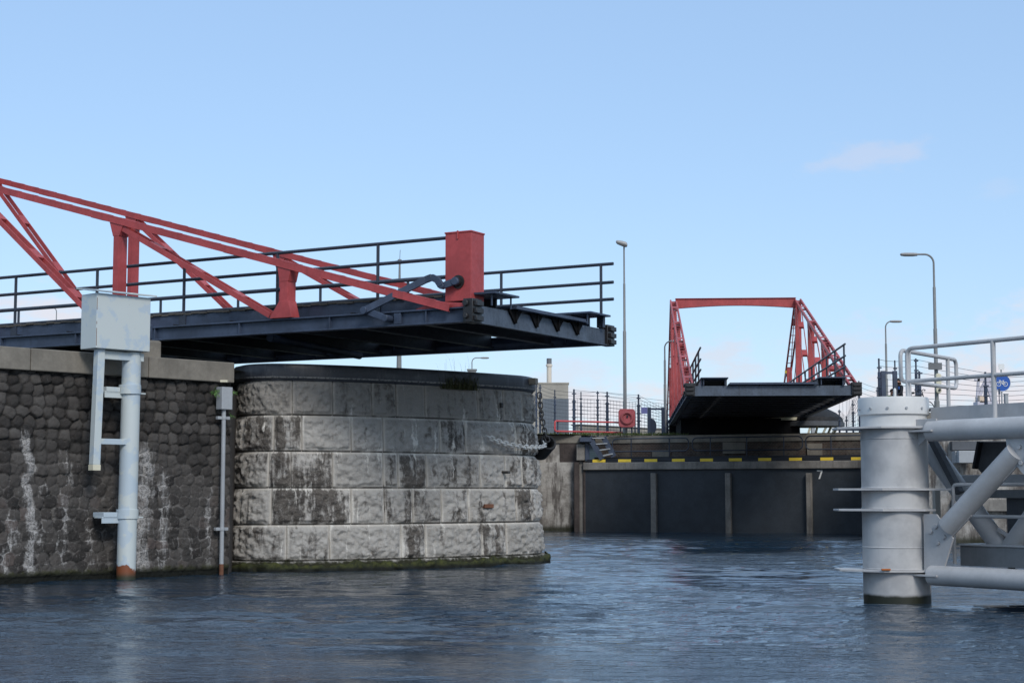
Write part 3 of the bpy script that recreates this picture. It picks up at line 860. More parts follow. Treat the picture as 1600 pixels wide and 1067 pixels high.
        MB().box(BT + 5.0, BT + 5.26, y - .14, y + .14, .34, zc(BT + 5.1) - .08).build('vertical', M['red'], tr, .005)
    pb = MB(); n = 16; top, bot = [], []
    zt = zc(BT) + .1
    for i in range(n + 1):
        f = i / n; yy = -.15 - (BW - .3) * f; top.append((BT - .12, yy, zt)); bot.append((BT - .12, yy, zt - .5 + .14 * math.sin(math.pi * f)))
    pb.prism(top + bot[::-1], (.24, 0, 0)); pb.box(BT - .2, BT + .2, -BW + .1, -.1, zt + .002, zt + .03); pb.build('portal_beam', M['red'], t, .008)
    pv = MB(); pv.lathe([(2.3, -.62), (2.3, -.35), (2.0, -.33), (2.0, -.02)], (BT + .4, -BW / 2, 0), 40); pv.build('pivot_drum', M['black'], t)
    MB().box(BT - 2.6, BT + 6.5, -BW + .25, -.25, -.85, -.03).box(BT + 6.6, BT + 8.0, -BW - .1, .1, -1.0, -.04).build('pivot_frame', M['soot'], t, .02)
    return t


bridge = make_bridge()
far_bridge = dup(bridge)
UX, VX = Vector((-.868, .496, 0)), Vector((.496, .868, 0))
NC = G(742, 503, 5.5)
mw = Matrix((( UX.x, -VX.x, 0, NC.x), (UX.y, -VX.y, 0, NC.y), (0, 0, 1, 5.5), (0, 0, 0, 1)))
bridge.matrix_world = mw
far_bridge['label'] = 'far swing bridge seen end on under its red portal, above the black gate'
fb = P(1078, 618, 65.5)
ua = Vector((.069, .998, 0)).normalized()
far_bridge.matrix_world = Matrix(((ua.x, -ua.y, 0, fb.x), (ua.y, ua.x, 0, fb.y), (0, 0, 1, fb.z), (0, 0, 0, 1)))


def bridge_extras():
    x0, x1, y0, y1, z0, z1 = .28, .95, -.86, -.3, .52, 2.03
    b = MB(); b.box(x0, x1, y0, y1, z0, z1); bo = b.build('end_box', M['red'], bridge, .012)
    lid = MB(); lid.box(x0 - .015, x1 + .015, y0 - .015, y1 + .015, z1 - .002, z1 + .035); lid.box(.6, .64, y1 + .002, y1 + .03, z1 - .14, z1 + .05); lid.build('lid', M['red'], bo, .008)
    f = MB(); f.tube([(.6, y1 - .02, .94), (.6, y1 + .035, .94)], .15, 20); f.tube([(.6, y1, .94), (.6, y1 + .12, .94)], .1, 20); f.build('bearing', M['grease'], bo)
    # lever: crank on the shaft, bent rod, lower link
    a = MB(); a.bar((.56, y1 + .13, .955), (.92, y1 + .16, .85), .06, .15); a.tube([(.6, y1 + .08, .94), (.6, y1 + .19, .94)], .09, 16); a.tube([(.92, y1 + .1, .85), (.92, y1 + .24, .85)], .07, 16); cr = a.build('crank', M['navy'], bridge, .012)
    pts = [(.92, y1 + .21, .85), (1.02, y1 + .21, .99), (1.16, y1 + .21, 1.055), (1.32, y1 + .22, 1.01), (2.66, .34, .36)]
    rr = MB()
    for p, q in zip(pts[:-1], pts[1:]): rr.bar(p, q, .08, .15, (0, 0, 1))
    for p in pts[1:-1]: rr.tube([Vector(p) - Vector((0, .035, 0)), Vector(p) + Vector((0, .035, 0))], .06, 14)
    rr.tube([(2.66, .24, .36), (2.66, .4, .36)], .085, 14); rr.build('lever_rod', M['navy'], bridge, .008)
    l = MB(); l.bar((2.66, .27, .36), (2.15, .27, .17), .05, .15); l.tube([(2.15, .02, .17), (2.15, .31, .17)], .08, 14); l.build('link', M['navy'], bridge, .01)
    MB().box(1.86, 2.04, .018, .1, .04, .29).build('link_bracket', M['navy'], bridge, .01)
    p = MB(); p.prism([(.25, .02, .34), (1.5, .02, .34), (1.0, .02, .5), (.25, .02, .42)], (0, .05, 0)); p.tube([(.95, .04, .45), (.95, .14, .45)], .07, 12); p.build('pin_plate', M['red'], bridge, .006)
    for y in (-1.72, -2.72, -3.75, -4.75):
        m_ = MB(); m_.prism([(-.03, y - .3, .41), (-.03, y + .3, .41), (-.03, y, .1)], (.045, 0, 0)); m_.box(-.07, -.03, y - .02, y + .02, .12, .42); m_.build('gusset', M['soot'], bridge)
    g = MB(); g.tube([(6.5, -1.2, .06), (6.8, -5.4, -.06)], .1, 12); g.build('underside_pipe', M['navy'], bridge)
    MB().box(8.9, 9.1, .0, .1, -.22, .0).build('hanger', M['navy'], bridge, .01)


bridge_extras()


# ------------------------------------------------------------------ gauge post, conduit, stub on the quay wall
def wp(s, n, z): return W0 + WD * s + WN * n + Vector((0, 0, z))
def zat(px, py, s, n):
    q = wp(s, n, 0); return PL(px, py, q, WN).z


def gauge_post():
    wp = lambda s, n, z: W0 + WD * (s - .055) + WN * n + Vector((0, 0, z))
    t = thing('gauge_post', 'pale blue-grey tubular post carrying a big metal cabinet, standing in water before the basalt wall', 'gauge post')
    bz = zat(151, 543.5, 1.65, .8); tz = zat(151, 455.5, 1.65, .8)
    sa, sb, na, nb = 1.65, 2.99, .8, .22
    c = MB(); c.prism([wp(sa, na, bz), wp(sb, na, bz), wp(sb, nb, bz), wp(sa, nb, bz)], (0, 0, tz - bz - .02)); cab = c.build('cabinet', M['pole'], t, .012)
    l = MB(); l.prism([wp(sa - .07, na + .1, tz + .0), wp(sa - .07, nb - .1, tz + .1), wp(sa - .07, nb - .1, tz + .13), wp(sa - .07, na + .1, tz + .035)], WD * 1.5); l.build('cabinet_lid', M['pole'], cab, .004)
    s = MB()
    for z0, z1 in ((bz + .05, bz + .42), (bz + .5, bz + .56), (bz + .8, tz - .12)): s.prism([wp(sa + .002, na + .001, z0), wp(sa + .012, na + .003, z0), wp(sa + .012, na + .003, z1), wp(sa + .002, na + .003, z1)], WN * .002)
    s.build('corner_seam', M['rust'], cab)
    top = wp(2.74, .5, bz - .02); bot = wp(2.69, .52, -.7)
    MB().tube([bot, bot.lerp(top, .5), top], .2, 28).build('post', M['pole'], t)
    zb = zat(152, 735, 1.85, .62)
    b = MB(); b.bar(wp(1.86, .62, bz), wp(1.80, .62, zb + .12), .17, .17, WN); b.build('side_bar', M['pole'], t, .01)
    MB().bar(wp(1.80, .62, zb + .12), wp(1.80, .62, zb), .185, .185, WN).build('bar_foot', M['cream'], t, .008)
    zc1 = zat(180, 690, 2.2, .6); MB().bar(wp(1.9, .58, zc1), wp(2.6, .58, zc1), .1, .12).build('cross_bar', M['pole'], t, .008)
    MB().bar(wp(1.9, .58, bz - .12), wp(2.95, .58, bz - .12), .14, .17).build('cross_bar', M['pole'], t, .008)
    for py in (614, 808):
        z = zat(200, py, 2.6, .45)
        k = MB(); k.bar(wp(2.1, .34, z), wp(2.62, .34, z), .3, .03); k.bar(wp(2.1, .47, z - .06), wp(2.62, .47, z - .06), .03, .12); k.bar(wp(2.3, .1, z + .06), wp(2.3, .5, z + .06), .34, .1)
        k.bar(wp(2.86, .3, z + .0), wp(3.12, .3, z + .0), .4, .03); k.tube([wp(2.71, .5, z - .03), wp(2.71, .5, z + .17)], .235, 24); k.bar(wp(2.95, .1, z - .08), wp(2.95, .5, z - .08), .03, .12)
        k.build('wall_bracket', M['pole'], t, .006)
    return t


gauge_post()


def conduit():
    t = thing('cable_conduit', 'small grey junction box on a thin white pipe down the basalt wall beside the pier', 'conduit')
    s0 = 5.43; z1 = zat(350, 605, s0, .12); z0 = zat(350, 640, s0, .12)
    MB().prism([wp(s0 - .15, .26, z0), wp(s0 + .15, .26, z0), wp(s0 + .15, .04, z0), wp(s0 - .15, .04, z0)], (0, 0, z1 - z0)).build('junction_box', M['galv'], t, .012)
    MB().tube([wp(s0 - .01, .15, z0 + .02), wp(s0 - .01, .15, .24)], .05, 14).build('pipe', M['galv'], t)
    MB().tube([wp(s0 - .01, .15, .24), wp(s0 - .01, .15, -.5)], .052, 14).build('pipe_foot', M['rust'], t)
    for py in (653, 826):
        z = zat(350, py, s0, .12); MB().bar(wp(s0 - .18, .12, z), wp(s0 + .16, .12, z), .09, .07).tube([wp(s0 - .01, .15, z - .035), wp(s0 - .01, .15, z + .035)], .064, 14).build('pipe_clip', M['galv'], t, .006)
    MB().bar(wp(s0 - .02, .02, z1 + .14), wp(s0 + .1, .14, z1 + .14), .16, .05).build('stub_plate', M['cream'], t, .005)


conduit()


def plant(name, label, c, n, size, out):
    m_ = MB(); r2 = random.Random(sum(map(ord, label)))
    for i in range(n):
        a = r2.random() * 6.28; el = r2.uniform(-.4, 1.0); d = (WD * math.cos(a) + Vector((0, 0, 1)) * math.sin(a) * .8 + WN * (.5 + el * .3)).normalized()
        L = size * (.5 + .7 * r2.random()); sd = d.cross(WN).normalized()
        st = c + d * L * .25; m_.tube([c, st], .004, 4)
        for j in range(5):
            f = .25 + .15 * j; q = c + d * L * f + Vector((0, 0, -.1 * f * f * L)); w = size * .13 * (1 - .1 * j)
            for sg in (-1, 1): m_.add([q, q + sd * sg * w + d * w * .2, q + sd * sg * w * 1.1 + d * w * 1.0, q + d * w * .8], [(0, 1, 2, 3)])
    return tag(m_.build(name, M['leaf']), label, 'plant')


plant('wall_plant', 'small bright green leafy plant left of the junction box on the basalt wall', wp(5.16, .1, zat(333, 612, 5.16, .1)), 9, .2, .1)
plant('wall_plant', 'tiny dull green plant growing in the corner right of the junction box', wp(5.7, .07, zat(363, 612, 5.7, .07)), 6, .13, .1)
plant('wall_plant', 'sparse small green plant in the corner just below the junction box', wp(5.68, .07, zat(362, 648, 5.68, .07)), 5, .12, .1)

t = thing('quay_stub', 'squat granite block with dark steel cap on the quay coping beside the cabinet', 'bollard')
sq = 3.75; MB().prism([wp(sq - .55, -.2, QZ), wp(sq + .2, -.2, QZ), wp(sq + .2, -.7, QZ), wp(sq - .55, -.7, QZ)], (0, 0, .42)).build('granite_block', M['granite'], t, .05)
MB().prism([wp(sq - .45, -.25, QZ + .42), wp(sq - .0, -.25, QZ + .42), wp(sq - .0, -.6, QZ + .42), wp(sq - .45, -.6, QZ + .42)], (0, 0, .36)).build('steel_cap', M['navy'], t, .04)


# tufts on the pier top
def pier_w(px, z, out=0.):
    s = s_at(px, z); x, y = pier_pt(s, z, out); return Vector((float(x), float(y), z))
blades('grass_tuft', 'dry grass tuft growing out under the dark coping of the stone pier', [pier_w(p, 4.42, .06) for p in range(692, 738, 3)], 420, .42, M['grass'], 'grass', .09, .009)
blades('seed_stalks', 'thin dry seed stalks rising above the dark coping of the stone pier', [pier_w(p, 4.88, -.3) for p in range(698, 748, 4)], 18, .5, M['grass'], 'grass', .1, .0022)


# ------------------------------------------------------------------ chains and fender
def chain(name, label, pts, link, wire, mat):
    m_ = MB(); pts = [Vector(p) for p in pts]
    seg = [(pts[i + 1] - pts[i]).length for i in range(len(pts) - 1)]; tot = sum(seg); n = int(tot / (link * .72))
    def at(d):
        for i, l in enumerate(seg):
            if d <= l or i == len(seg) - 1: return pts[i].lerp(pts[i + 1], min(1, d / l)), (pts[i + 1] - pts[i]).normalized()
            d -= l
    for k in range(n + 1):
        c, d = at(tot * k / n); u = d.cross(Vector((0, 0, 1)))
        if u.length < .05: u = Vector((1, 0, 0))
        u.normalize(); w = u.cross(d)
        if k % 2: u = (u * .5 + w).normalized()
        else: u = (u - w * .4).normalized()
        ring = []
        for j in range(14):
            a = 2 * math.pi * j / 14; x = math.cos(a); y = math.sin(a)
            ring.append(c + d * (x * link * .3 + (link * .2 if x > .1 else -link * .2 if x < -.1 else 0)) + u * y * link * .3)
        m_.tube(ring, wire, 6, closed=True)
    return tag(m_.build(name, mat), label, 'chain')


a = pier_w(752, P(752, 682, 42).z, .16); b = P(850, 692, 44.3)
mid = []
for i in range(13):
    f = i / 12; s_ = s_at(752, 3.3) + f * (s_at(841, 3.3) - s_at(752, 3.3)); x, y = pier_pt(s_, 3.2, .27); z = a.z + (P(851, 693, 44.3).z - a.z) * f - .33 * math.sin(math.pi * min(1, f * .92) ** .8) * .55
    mid.append((float(x), float(y), z))
mid.append(b)
chain('mooring_chain', 'pale grey chain sagging across the stone pier to the black fender', mid, .17, .017, M['chain_pale'])
c0 = P(843, 618, 45.0)
chain('hanging_chain', 'dark rusty chain hanging down the right edge of the pier above the fender', [c0, P(845, 640, 44.9), P(847, 656, 44.7), P(852, 678, 44.5), P(855, 686, 44.4)], .19, .019, M['chain_dark'])
fc = P(856, 692, 44.5); fd = Vector((.35, -.8, .42)).normalized()
m_ = MB(); u_ = fd.cross(Vector((0, 0, 1))).normalized(); w_ = u_.cross(fd); n = 28
prof = [(.23, -.05), (.235, .0), (.215, .05), (.17, .05), (.14, .0), (.135, -.3), (.2, -.62), (.23, -.55)]
vs = [fc + fd * z + (u_ * math.cos(2 * math.pi * j / n) + w_ * math.sin(2 * math.pi * j / n)) * r for (r, z) in prof for j in range(n)]
k = len(prof); m_.add(vs, [(i * n + j, ((i + 1) % k) * n + j, ((i + 1) % k) * n + (j + 1) % n, i * n + (j + 1) % n) for i in range(k) for j in range(n)], True)
tag(m_.build('rubber_fender', M['rubber']), 'black hollow rubber fender hung on chains at the right edge of the pier', 'fender')


# ------------------------------------------------------------------ far lock: gate, walls, stairs
def gp(px, py, off=0.):
    return PL(px, py, GATE_A + GN * off, GN)


def uvbox_wall(name, A, B, z0, z1, mat, parent=None, thick=.8, back=None):
    d = (B - A).normalized(); nrm = Vector((d.y, -d.x, 0)); L = (B - A).length
    me = bpy.data.meshes.new(name); vs = []; uv = []
    for nn in (0, -thick):
        for z in (z0, z1):
            for s in (0, L): vs.append(A + d * s + nrm * nn + Vector((0, 0, z)))
    fs = [(0, 1, 3, 2), (5, 4, 6, 7), (2, 3, 7, 6), (4, 5, 1, 0), (4, 0, 2, 6), (1, 5, 7, 3)]
    me.from_pydata([tuple(v) for v in vs], [], fs); l = me.uv_layers.new(name='UVMap')
    for p in me.polygons:
        for li in p.loop_indices:
            v = Vector(vs[me.loops[li].vertex_index]) - A; l.data[li].uv = (v.dot(d) + v.dot(nrm), v.z)
    me.materials.append(mat); o = bpy.data.objects.new(name, me); COL.objects.link(o)
    if parent: o.parent = parent
    return o


def lock_gate():
    t = thing('lock_gate', 'long black lock gate with a white number 7 and a yellow-striped top beam', 'lock gate')
    L = (GATE_B - GATE_A).length; g = lambda s, n, z: GATE_A + GU * s + GN * n + Vector((0, 0, z))
    zt = gp(1000, 733).z; zbm = gp(1000, 722).z; zy = gp(1000, 717).z
    m_ = MB(); m_.prism([g(.35, 0, -.6), g(L, 0, -.6), g(L, -1.2, -.6), g(.35, -1.2, -.6)], (0, 0, zt + .6)); m_.build('gate_leaf', M['gate'], t)
    MB().prism([g(.3, .16, zt - .02), g(L, .16, zt - .02), g(L, -.3, zt - .02), g(.3, -.3, zt - .02)], (0, 0, zbm - zt + .02)).build('timber_beam', M['timber'], t, .03)
    MB().prism([g(.45, .05, zbm + .002), g(L, .05, zbm + .002), g(L, -1.3, zbm + .002), g(.45, -1.3, zbm + .002)], (0, 0, zy - zbm)).build('edge_beam', M['black'], t, .01)
    ys = MB()
    for px in (936, 976, 1017, 1060, 1104, 1149, 1195, 1243, 1292, 1340):
        a = gp(px - 10, 720, .05); b = gp(px + 10, 720, .05); ys.prism([a + Vector((0, 0, zbm + .014 - a.z)), b + Vector((0, 0, zbm + .014 - b.z)), b + Vector((0, 0, zy - .004 - b.z)), a + Vector((0, 0, zy - .004 - a.z))], GN * .012)
    ys.build('yellow_stripe', M['yellow'], t)
    for px in (1023, 1139, 1265, 1398):
        a = gp(px - 4.2, 738, 0); b = gp(px + 4.2, 738, 0); w = (b - a).length
        pst = MB(); pst.prism([a - Vector((0, 0, a.z + .5)), a + GU * w - Vector((0, 0, a.z + .5)), a + GU * w + GN * .25 - Vector((0, 0, a.z + .5)), a + GN * .25 - Vector((0, 0, a.z + .5))], (0, 0, gp(px, 739).z + .5)); pst.build('fender_timber', M['timber'], t, .03)
    sv = [(0, 1), (0, .84), (.43, .84), (.13, 0), (.33, 0), (.62, .84), (.62, 1)]
    o_ = gp(1277, 748, .006); h = .40
    MB().prism([o_ + GU * (x * h) + Vector((0, 0, y * h)) for x, y in sv], GN * .006).build('number_seven', M['white'], t)
    # walkway rail behind the beam
    zr = gp(1000, 715).z; n0 = -1.0
    MB().prism([g(.5, -.85, zy + .004), g(L, -.85, zy + .004), g(L, -1.28, zy + .004), g(.5, -1.28, zy + .004)], (0, 0, .12)).build('walkway', M['black'], t)
    for (pa, pb) in ((957, 1076), (1082, 1254), (1259, 1420)):
        A = PL(pa, 700, g(0, n0, 0), GN); B = PL(pb, 700, g(0, n0, 0), GN); zt_, zb_ = PL(1000, 685, g(0, n0, 0), GN).z, PL(1000, 705, g(0, n0, 0), GN).z
        A.z = B.z = 0; r = .22; d = GU
        loop = []
        for (c, z, a0) in ((B - d * r, zt_ - r, 0), (A + d * r, zt_ - r, 90), (A + d * r, zb_ + r, 180), (B - d * r, zb_ + r, 270)):
            for j in range(7): q = R(a0 + 15 * j); loop.append(c + d * (r * math.cos(q)) + Vector((0, 0, z + r * math.sin(q))))
        ro = MB().tube(loop, .03, 8, closed=True).build('hoop_rail', M['rail'], t)
        Ln = (B - A).length; k = max(2, round(Ln / 2.1)); pm = MB()
        for i in range(k):
            c = A + d * Ln * (i + .5) / k; MB().tube([c + Vector((0, 0, zy + .1)), c + Vector((0, 0, zt_))], .028, 8).build('post', M['rail'], ro)
    return t


lock_gate()

# lime stained wall between pier and gate
t = thing('lock_wall', 'lime streaked pale stone wall at the water between the pier and the black gate', 'wall')
uvbox_wall('stone_face', Vector((1.0, 81.9, 0)), Vector((3.45, 81.9, 0)), -.6, P(870, 722, 81.9).z, M['stained'], t, 1.0)
uvbox_wall('upper_stone', Vector((1.0, 82.1, 0)), Vector((2.35, 82.1, 0)), P(870, 722, 81.9).z, P(870, 692, 82.1).z, M['stained'], t, 1.0)
uvbox_wall('coping', Vector((.6, 82.0, 0)), Vector((3.4, 82.0, 0)), P(870, 692, 82.).z + .002, P(870, 680, 82).z, M['granite'], t, 1.4)
uvbox_wall('dark_facing', Vector((2.36, 82.05, 0)), Vector((3.6, 82.05, 0)), P(870, 722, 81.9).z, P(870, 692, 82.1).z, M['timber_dark'], t, 1.0)
uvbox_wall('canal_side', Vector((.3, 46.5, 0)), Vector((1.0, 81.9, 0)), -.6, QZ - .1, M['stained'], t, .6)

t = thing('brick_wall', 'old brown brick lock wall with a beige stone coping behind the gate railing', 'wall')
uvbox_wall('brick_face', BACK_A, BACK_B, -.6, gp(1000, 692, -2.6).z, M['brick'], t, 1.0)
uvbox_wall('coping', BACK_A + GN * .06 - GU * .1, BACK_B + GN * .06, gp(1000, 692, -2.6).z + .002, gp(1000, 681, -2.6).z, M['granite'], t, 1.3)
for pa, pb, py in ((1020, 1048, 712), (1130, 1165, 699), (1262, 1285, 701)):
    A = gp(pa, py, -2.6); B = gp(pb, py, -2.6); MB().prism([A + Vector((0, 0, -.3)), B + Vector((0, 0, -.3)), B + Vector((0, 0, .25)), A + Vector((0, 0, .25))], GN * .1).build('pilaster', M['granite'], t)

t = thing('right_quay_wall', 'grey stone quay wall seen through the grey steel frame at the right', 'quay wall')
RA, RB, RC = Vector((15.2, 61, 0)), Vector((16.9, 76, 0)), Vector((60, 56, 0))
uvbox_wall('front_face', RA, RC, -.6, QZ - .35, M['stained'], t, .6)
uvbox_wall('side_face', RB, RA, -.6, QZ - .35, M['stained'], t, .6)
uvbox_wall('coping', RA + Vector((-.05, -.06, 0)), RC + Vector((0, -.06, 0)), QZ - .348, QZ, M['granite'], t, 1.0)
uvbox_wall('coping', RB, RA + Vector((-.06, .96, 0)), QZ - .348, QZ, M['granite'], t, 1.0)
MB().prism([RA + Vector((.8, -.45, 3.4)), RA + Vector((16, -2.2, 3.4)), RA + Vector((16, -1.7, 3.4)), RA + Vector((.8, .05, 3.4))], (0, 0, .32)).build('waling_beam', M['grey_dark'], t)
MB().prism([RA + Vector((.8, -.4, 1.2)), RA + Vector((16, -2.15, 1.2)), RA + Vector((16, -1.7, 1.2)), RA + Vector((.8, .05, 1.2))], (0, 0, .4)).build('waling_beam', M['timber'], t)


def gate_timbers():
    t = thing('mooring_dolphin', 'tarred timber guide piles with a grey block at the left end of the black gate', 'piles')
    for (pa, pb, pt, mt, Y) in ((897, 905, 722, 'timber_dark', 81.4), (905, 911, 720, 'timber', 81.55), (911, 917.5, 720, 'timber_dark', 81.45)):
        A = P(pa, pt, Y); B = P(pb, pt, Y); MB().box(A.x, B.x, Y, Y + .4, -.6, A.z).build('pile', M[mt], t, .02)
    A = P(901, 719, 81.3); B = P(913.5, 694, 81.3); MB().box(A.x, B.x, 81.3, 81.75, A.z, B.z).build('grey_block', M['timber'], t, .02)
    A = P(914, 719, 81.35); B = P(921, 688, 81.35); MB().box(A.x, B.x, 81.35, 81.8, A.z, B.z).build('steel_post', M['navy'], t, .02)


gate_timbers()


def stairs():
    t = thing('steel_stairs', 'short dark steel stairs with pale treads from the quay down to the gate walkway', 'stairs')
    Y = 81.0; a = P(921, 683, Y); b = P(941, 717, Y); a2 = P(943, 683, Y + .3); b2 = P(959, 713, Y + .3)
    MB().bar(a, b, .06, .26).build('stringer', M['navy'], t); MB().bar(a2, b2, .06, .26).build('stringer', M['navy'], t)
    for f in (.04, .32, .60, .86):
        p, q = a.lerp(b, f), a2.lerp(b2, f); MB().bar(p + Vector((.06, 0, 0)), q - Vector((.04, 0, 0)), .26, .05).build('tread', M['galv'], t)
    A = P(906, 683, Y); MB().box(A.x, a.x + .1, Y - .1, Y + 1.1, A.z - .22, A.z).build('landing', M['navy'], t, .01)


stairs()


# red barrier hoop
def hoop(name, label, A, B, zt, zb, r, rad, mat, postm, posts, zg, cat, group=None):
    t = thing(name, label, cat, group=group); d = (B - A).normalized(); A = Vector((A.x, A.y, 0)); B = Vector((B.x, B.y, 0)); d = (B - A).normalized(); loop = []
    for (c, z, a0) in ((B - d * r, zt - r, 0), (A + d * r, zt - r, 90), (A + d * r, zb + r, 180), (B - d * r, zb + r, 270)):
        for j in range(7): q = R(a0 + 15 * j); loop.append(c + d * (r * math.cos(q)) + Vector((0, 0, z + r * math.sin(q))))
    MB().tube(loop, rad, 8, closed=True).build('hoop', mat, t)
    for f in posts:
        c = A.lerp(B, f) + Vector((-d.y, d.x, 0)) * (rad + .03); MB().tube([c + Vector((0, 0, zg)), c + Vector((0, 0, zt))], rad * .9, 8).build('post', postm, t)
    return t


A = P(867, 660, 82.6); B = P(976, 662, 84.5)
hoop('barrier_rail', 'low red tubular barrier hoop on the quay before the wire fence', A, B, P(867, 657.5, 82.6).z, P(867, 673.5, 82.6).z, .1, .045, M['bright_red'], M['navy'], (.05, .95), QZ - .08, 'barrier')


def fence(name, label, posts, wires, mesh_top=None, thick=.05, group='wire fences on the far quay'):
    t = thing(name, label, 'fence', group=group); pts = []
    for (px, Y, zt, th) in posts:
        p = P(px, 680, Y); p.z = QZ - .1; pts.append((p, zt, th))
        m_ = MB(); m_.tube([p, (p.x, p.y, zt - .55)], th, 8); m_.tube([(p.x, p.y, zt - .55), (p.x, p.y, zt)], th * .62, 6)
        for z in np.arange(QZ + .5, zt, .4): m_.box(p.x - th * 1.5, p.x + th * 1.5, p.y - th - .02, p.y - th * .5, z - .03, z + .03)
        m_.build('post', M['navy'], t)
    w = MB()
    for (a, za, _), (b, zb_, _2) in zip(pts[:-1], pts[1:]):
        for k in range(wires):
            f = (k + 1) / wires; za_ = QZ + .15 + (za - QZ - .2) * f; zz = QZ + .15 + (zb_ - QZ - .2) * f
            w.tube([(a.x, a.y - .05, za_), ((a.x + b.x) / 2, (a.y + b.y) / 2 - .05, (za_ + zz) / 2 - .02), (b.x, b.y - .05, zz)], .0085, 4, cap=False)
        if mesh_top:
            L = (b - a).length; n = int(L / .26)
            for i in range(n):
                q = a.lerp(b, i / n); w.tube([(q.x, q.y - .03, QZ), (q.x, q.y - .03, QZ + mesh_top)], .007, 4, cap=False)
    w.build('wire_mesh', M['grey_dark'], t)
    return t


zf = lambda px, py, Y: P(px, py, Y).z
fence('wire_fence', 'tall dark wire fence with spiked thin posts in front of the grey building', [(838, 85, zf(838, 600, 85), .05), (844, 86, zf(844, 601, 86), .055), (867, 87.5, zf(867, 609, 87.5), .05), (908, 89, zf(908, 612, 89), .05), (934, 90.5, zf(934, 611, 90.5), .055), (1041, 95, zf(1041, 625, 95), .05), (1180, 99, zf(1180, 630, 99), .05)], 12)
fence('wire_fence', 'dark mesh panel fence with thick posts on the far quay beside the red lifebuoy board', [(897, 84.5, zf(897, 608, 84.5), .075), (949, 86.5, zf(949, 612, 86.5), .075), (998, 88.5, zf(998, 616, 88.5), .075), (1043, 90.5, zf(1043, 640, 90.5), .06)], 11, 1.9)
fence('wire_fence', 'dark wire fence between the far bridge and the grey pile', [(1312, 78.5, zf(1312, 640, 78.5), .05), (1323, 79, zf(1323, 650, 79), .05), (1333.5, 80, zf(1333, 625, 80), .05), (1343.5, 79, zf(1343, 595, 79), .05), (1372, 82, zf(1372, 605, 82), .05)], 9, 1.6)
fence('wire_fence', 'long wire fence behind the cycle sign on the right quay', [(1375.5, 67, zf(1375, 560, 67), .06), (1400.5, 67.5, zf(1400, 563, 67.5), .05), (1433.5, 68.5, zf(1433, 560, 68.5), .06), (1542, 66, zf(1542, 581, 66), .07), (1625, 64, zf(1625, 578, 64), .06)], 9)
fence('wire_fence', 'short mesh fence panel right of the person on the right quay', [(1433, 64.5, zf(1433, 579, 64.5), .03), (1438.5, 64.6, zf(1438, 580, 64.6), .07)], 8, 2.2)


def disc_gate(label, px0, px1, pyt, Y, disc=True):
    t = thing('security_gate', label, 'gate', group='dark steel gates with anti-climb discs')
    A = P(px0, pyt, Y); B = P(px1, pyt, Y); z0 = QZ - .08
    for q, w in ((A, .17), (B, .17)):
        MB().box(q.x - w / 2, q.x + w / 2, Y - .08, Y + .08, z0, q.z).build('gate_post', M['navy'], t, .01)
    MB().box(A.x + .08, B.x - .08, Y - .04, Y + .04, A.z - .12, A.z - .03).build('top_bar', M['navy'], t)
    pts = []
    for j in range(17):
        a = R(90 - 180 * j / 16); pts.append((A.x + .085 + .27 * math.cos(a), Y - .03, z0 + .5 + .42 * math.sin(a)))
    MB().prism(pts, (0, .05, 0)).build('half_disc', M['navy'], t, .01)
    return t


g1 = disc_gate('dark steel gate frame with a half round plate left of the far bridge', 1014.5, 1036, 636.5, 84)
z_ = P(1011, 640, 83.9); MB().box(z_.x - .3, z_.x + .02, 83.9, 83.93, z_.z - .2, z_.z + .12).build('notice', paint('violet_notice', (.2, .2, .42, 1), .1, .6), g1)
g2 = disc_gate('tall dark steel gate frame beside the person on the right quay', 1379.5, 1398, 579.5, 66)
z_ = P(1388.5, 589, 66); MB().box(z_.x - .07, z_.x + .07, 65.9, 65.93, z_.z - .07, z_.z + .09).build('notice', M['white'], g2)


# lifebuoy board
def lifebuoy():
    t = thing('lifebuoy_board', 'weathered red rounded lifebuoy board on posts at the foot of the tall lamp post', 'lifebuoy')
    Y = 83.6; c = P(979.5, 653, Y); w, h, r = .42, .46, .16; pts = []
    for (sx, sz, a0) in ((1, 1, 0), (-1, 1, 90), (-1, -1, 180), (1, -1, 270)):
        for j in range(5): q = R(a0 + 22.5 * j); pts.append((c.x + sx * (w - r) + r * math.cos(q), Y, c.z + sz * (h - r) + r * math.sin(q)))
    MB().prism(pts, (0, .14, 0)).build('board', paint('faded_red_board', srgb(172, 84, 88), .15, .6), t, .02)
    ring = [(c.x + .27 * math.cos(R(a)), Y - .05, c.z + .27 * math.sin(R(a))) for a in range(0, 360, 15)]
    MB().tube(ring, .065, 8, closed=True).build('lifebuoy_ring', paint('faded_ring', srgb(158, 80, 82), .2, .7), t)
    MB().box(c.x - .02, c.x + .06, Y - .06, Y - .002, c.z + .02, c.z + .13).build('clasp', M['black'], t)
    for dx in (.25, .42): MB().tube([(c.x + dx, Y + .2, QZ - .1), (c.x + dx, Y + .2, c.z + .35)], .035, 8).build('post', M['navy'], t)


lifebuoy()


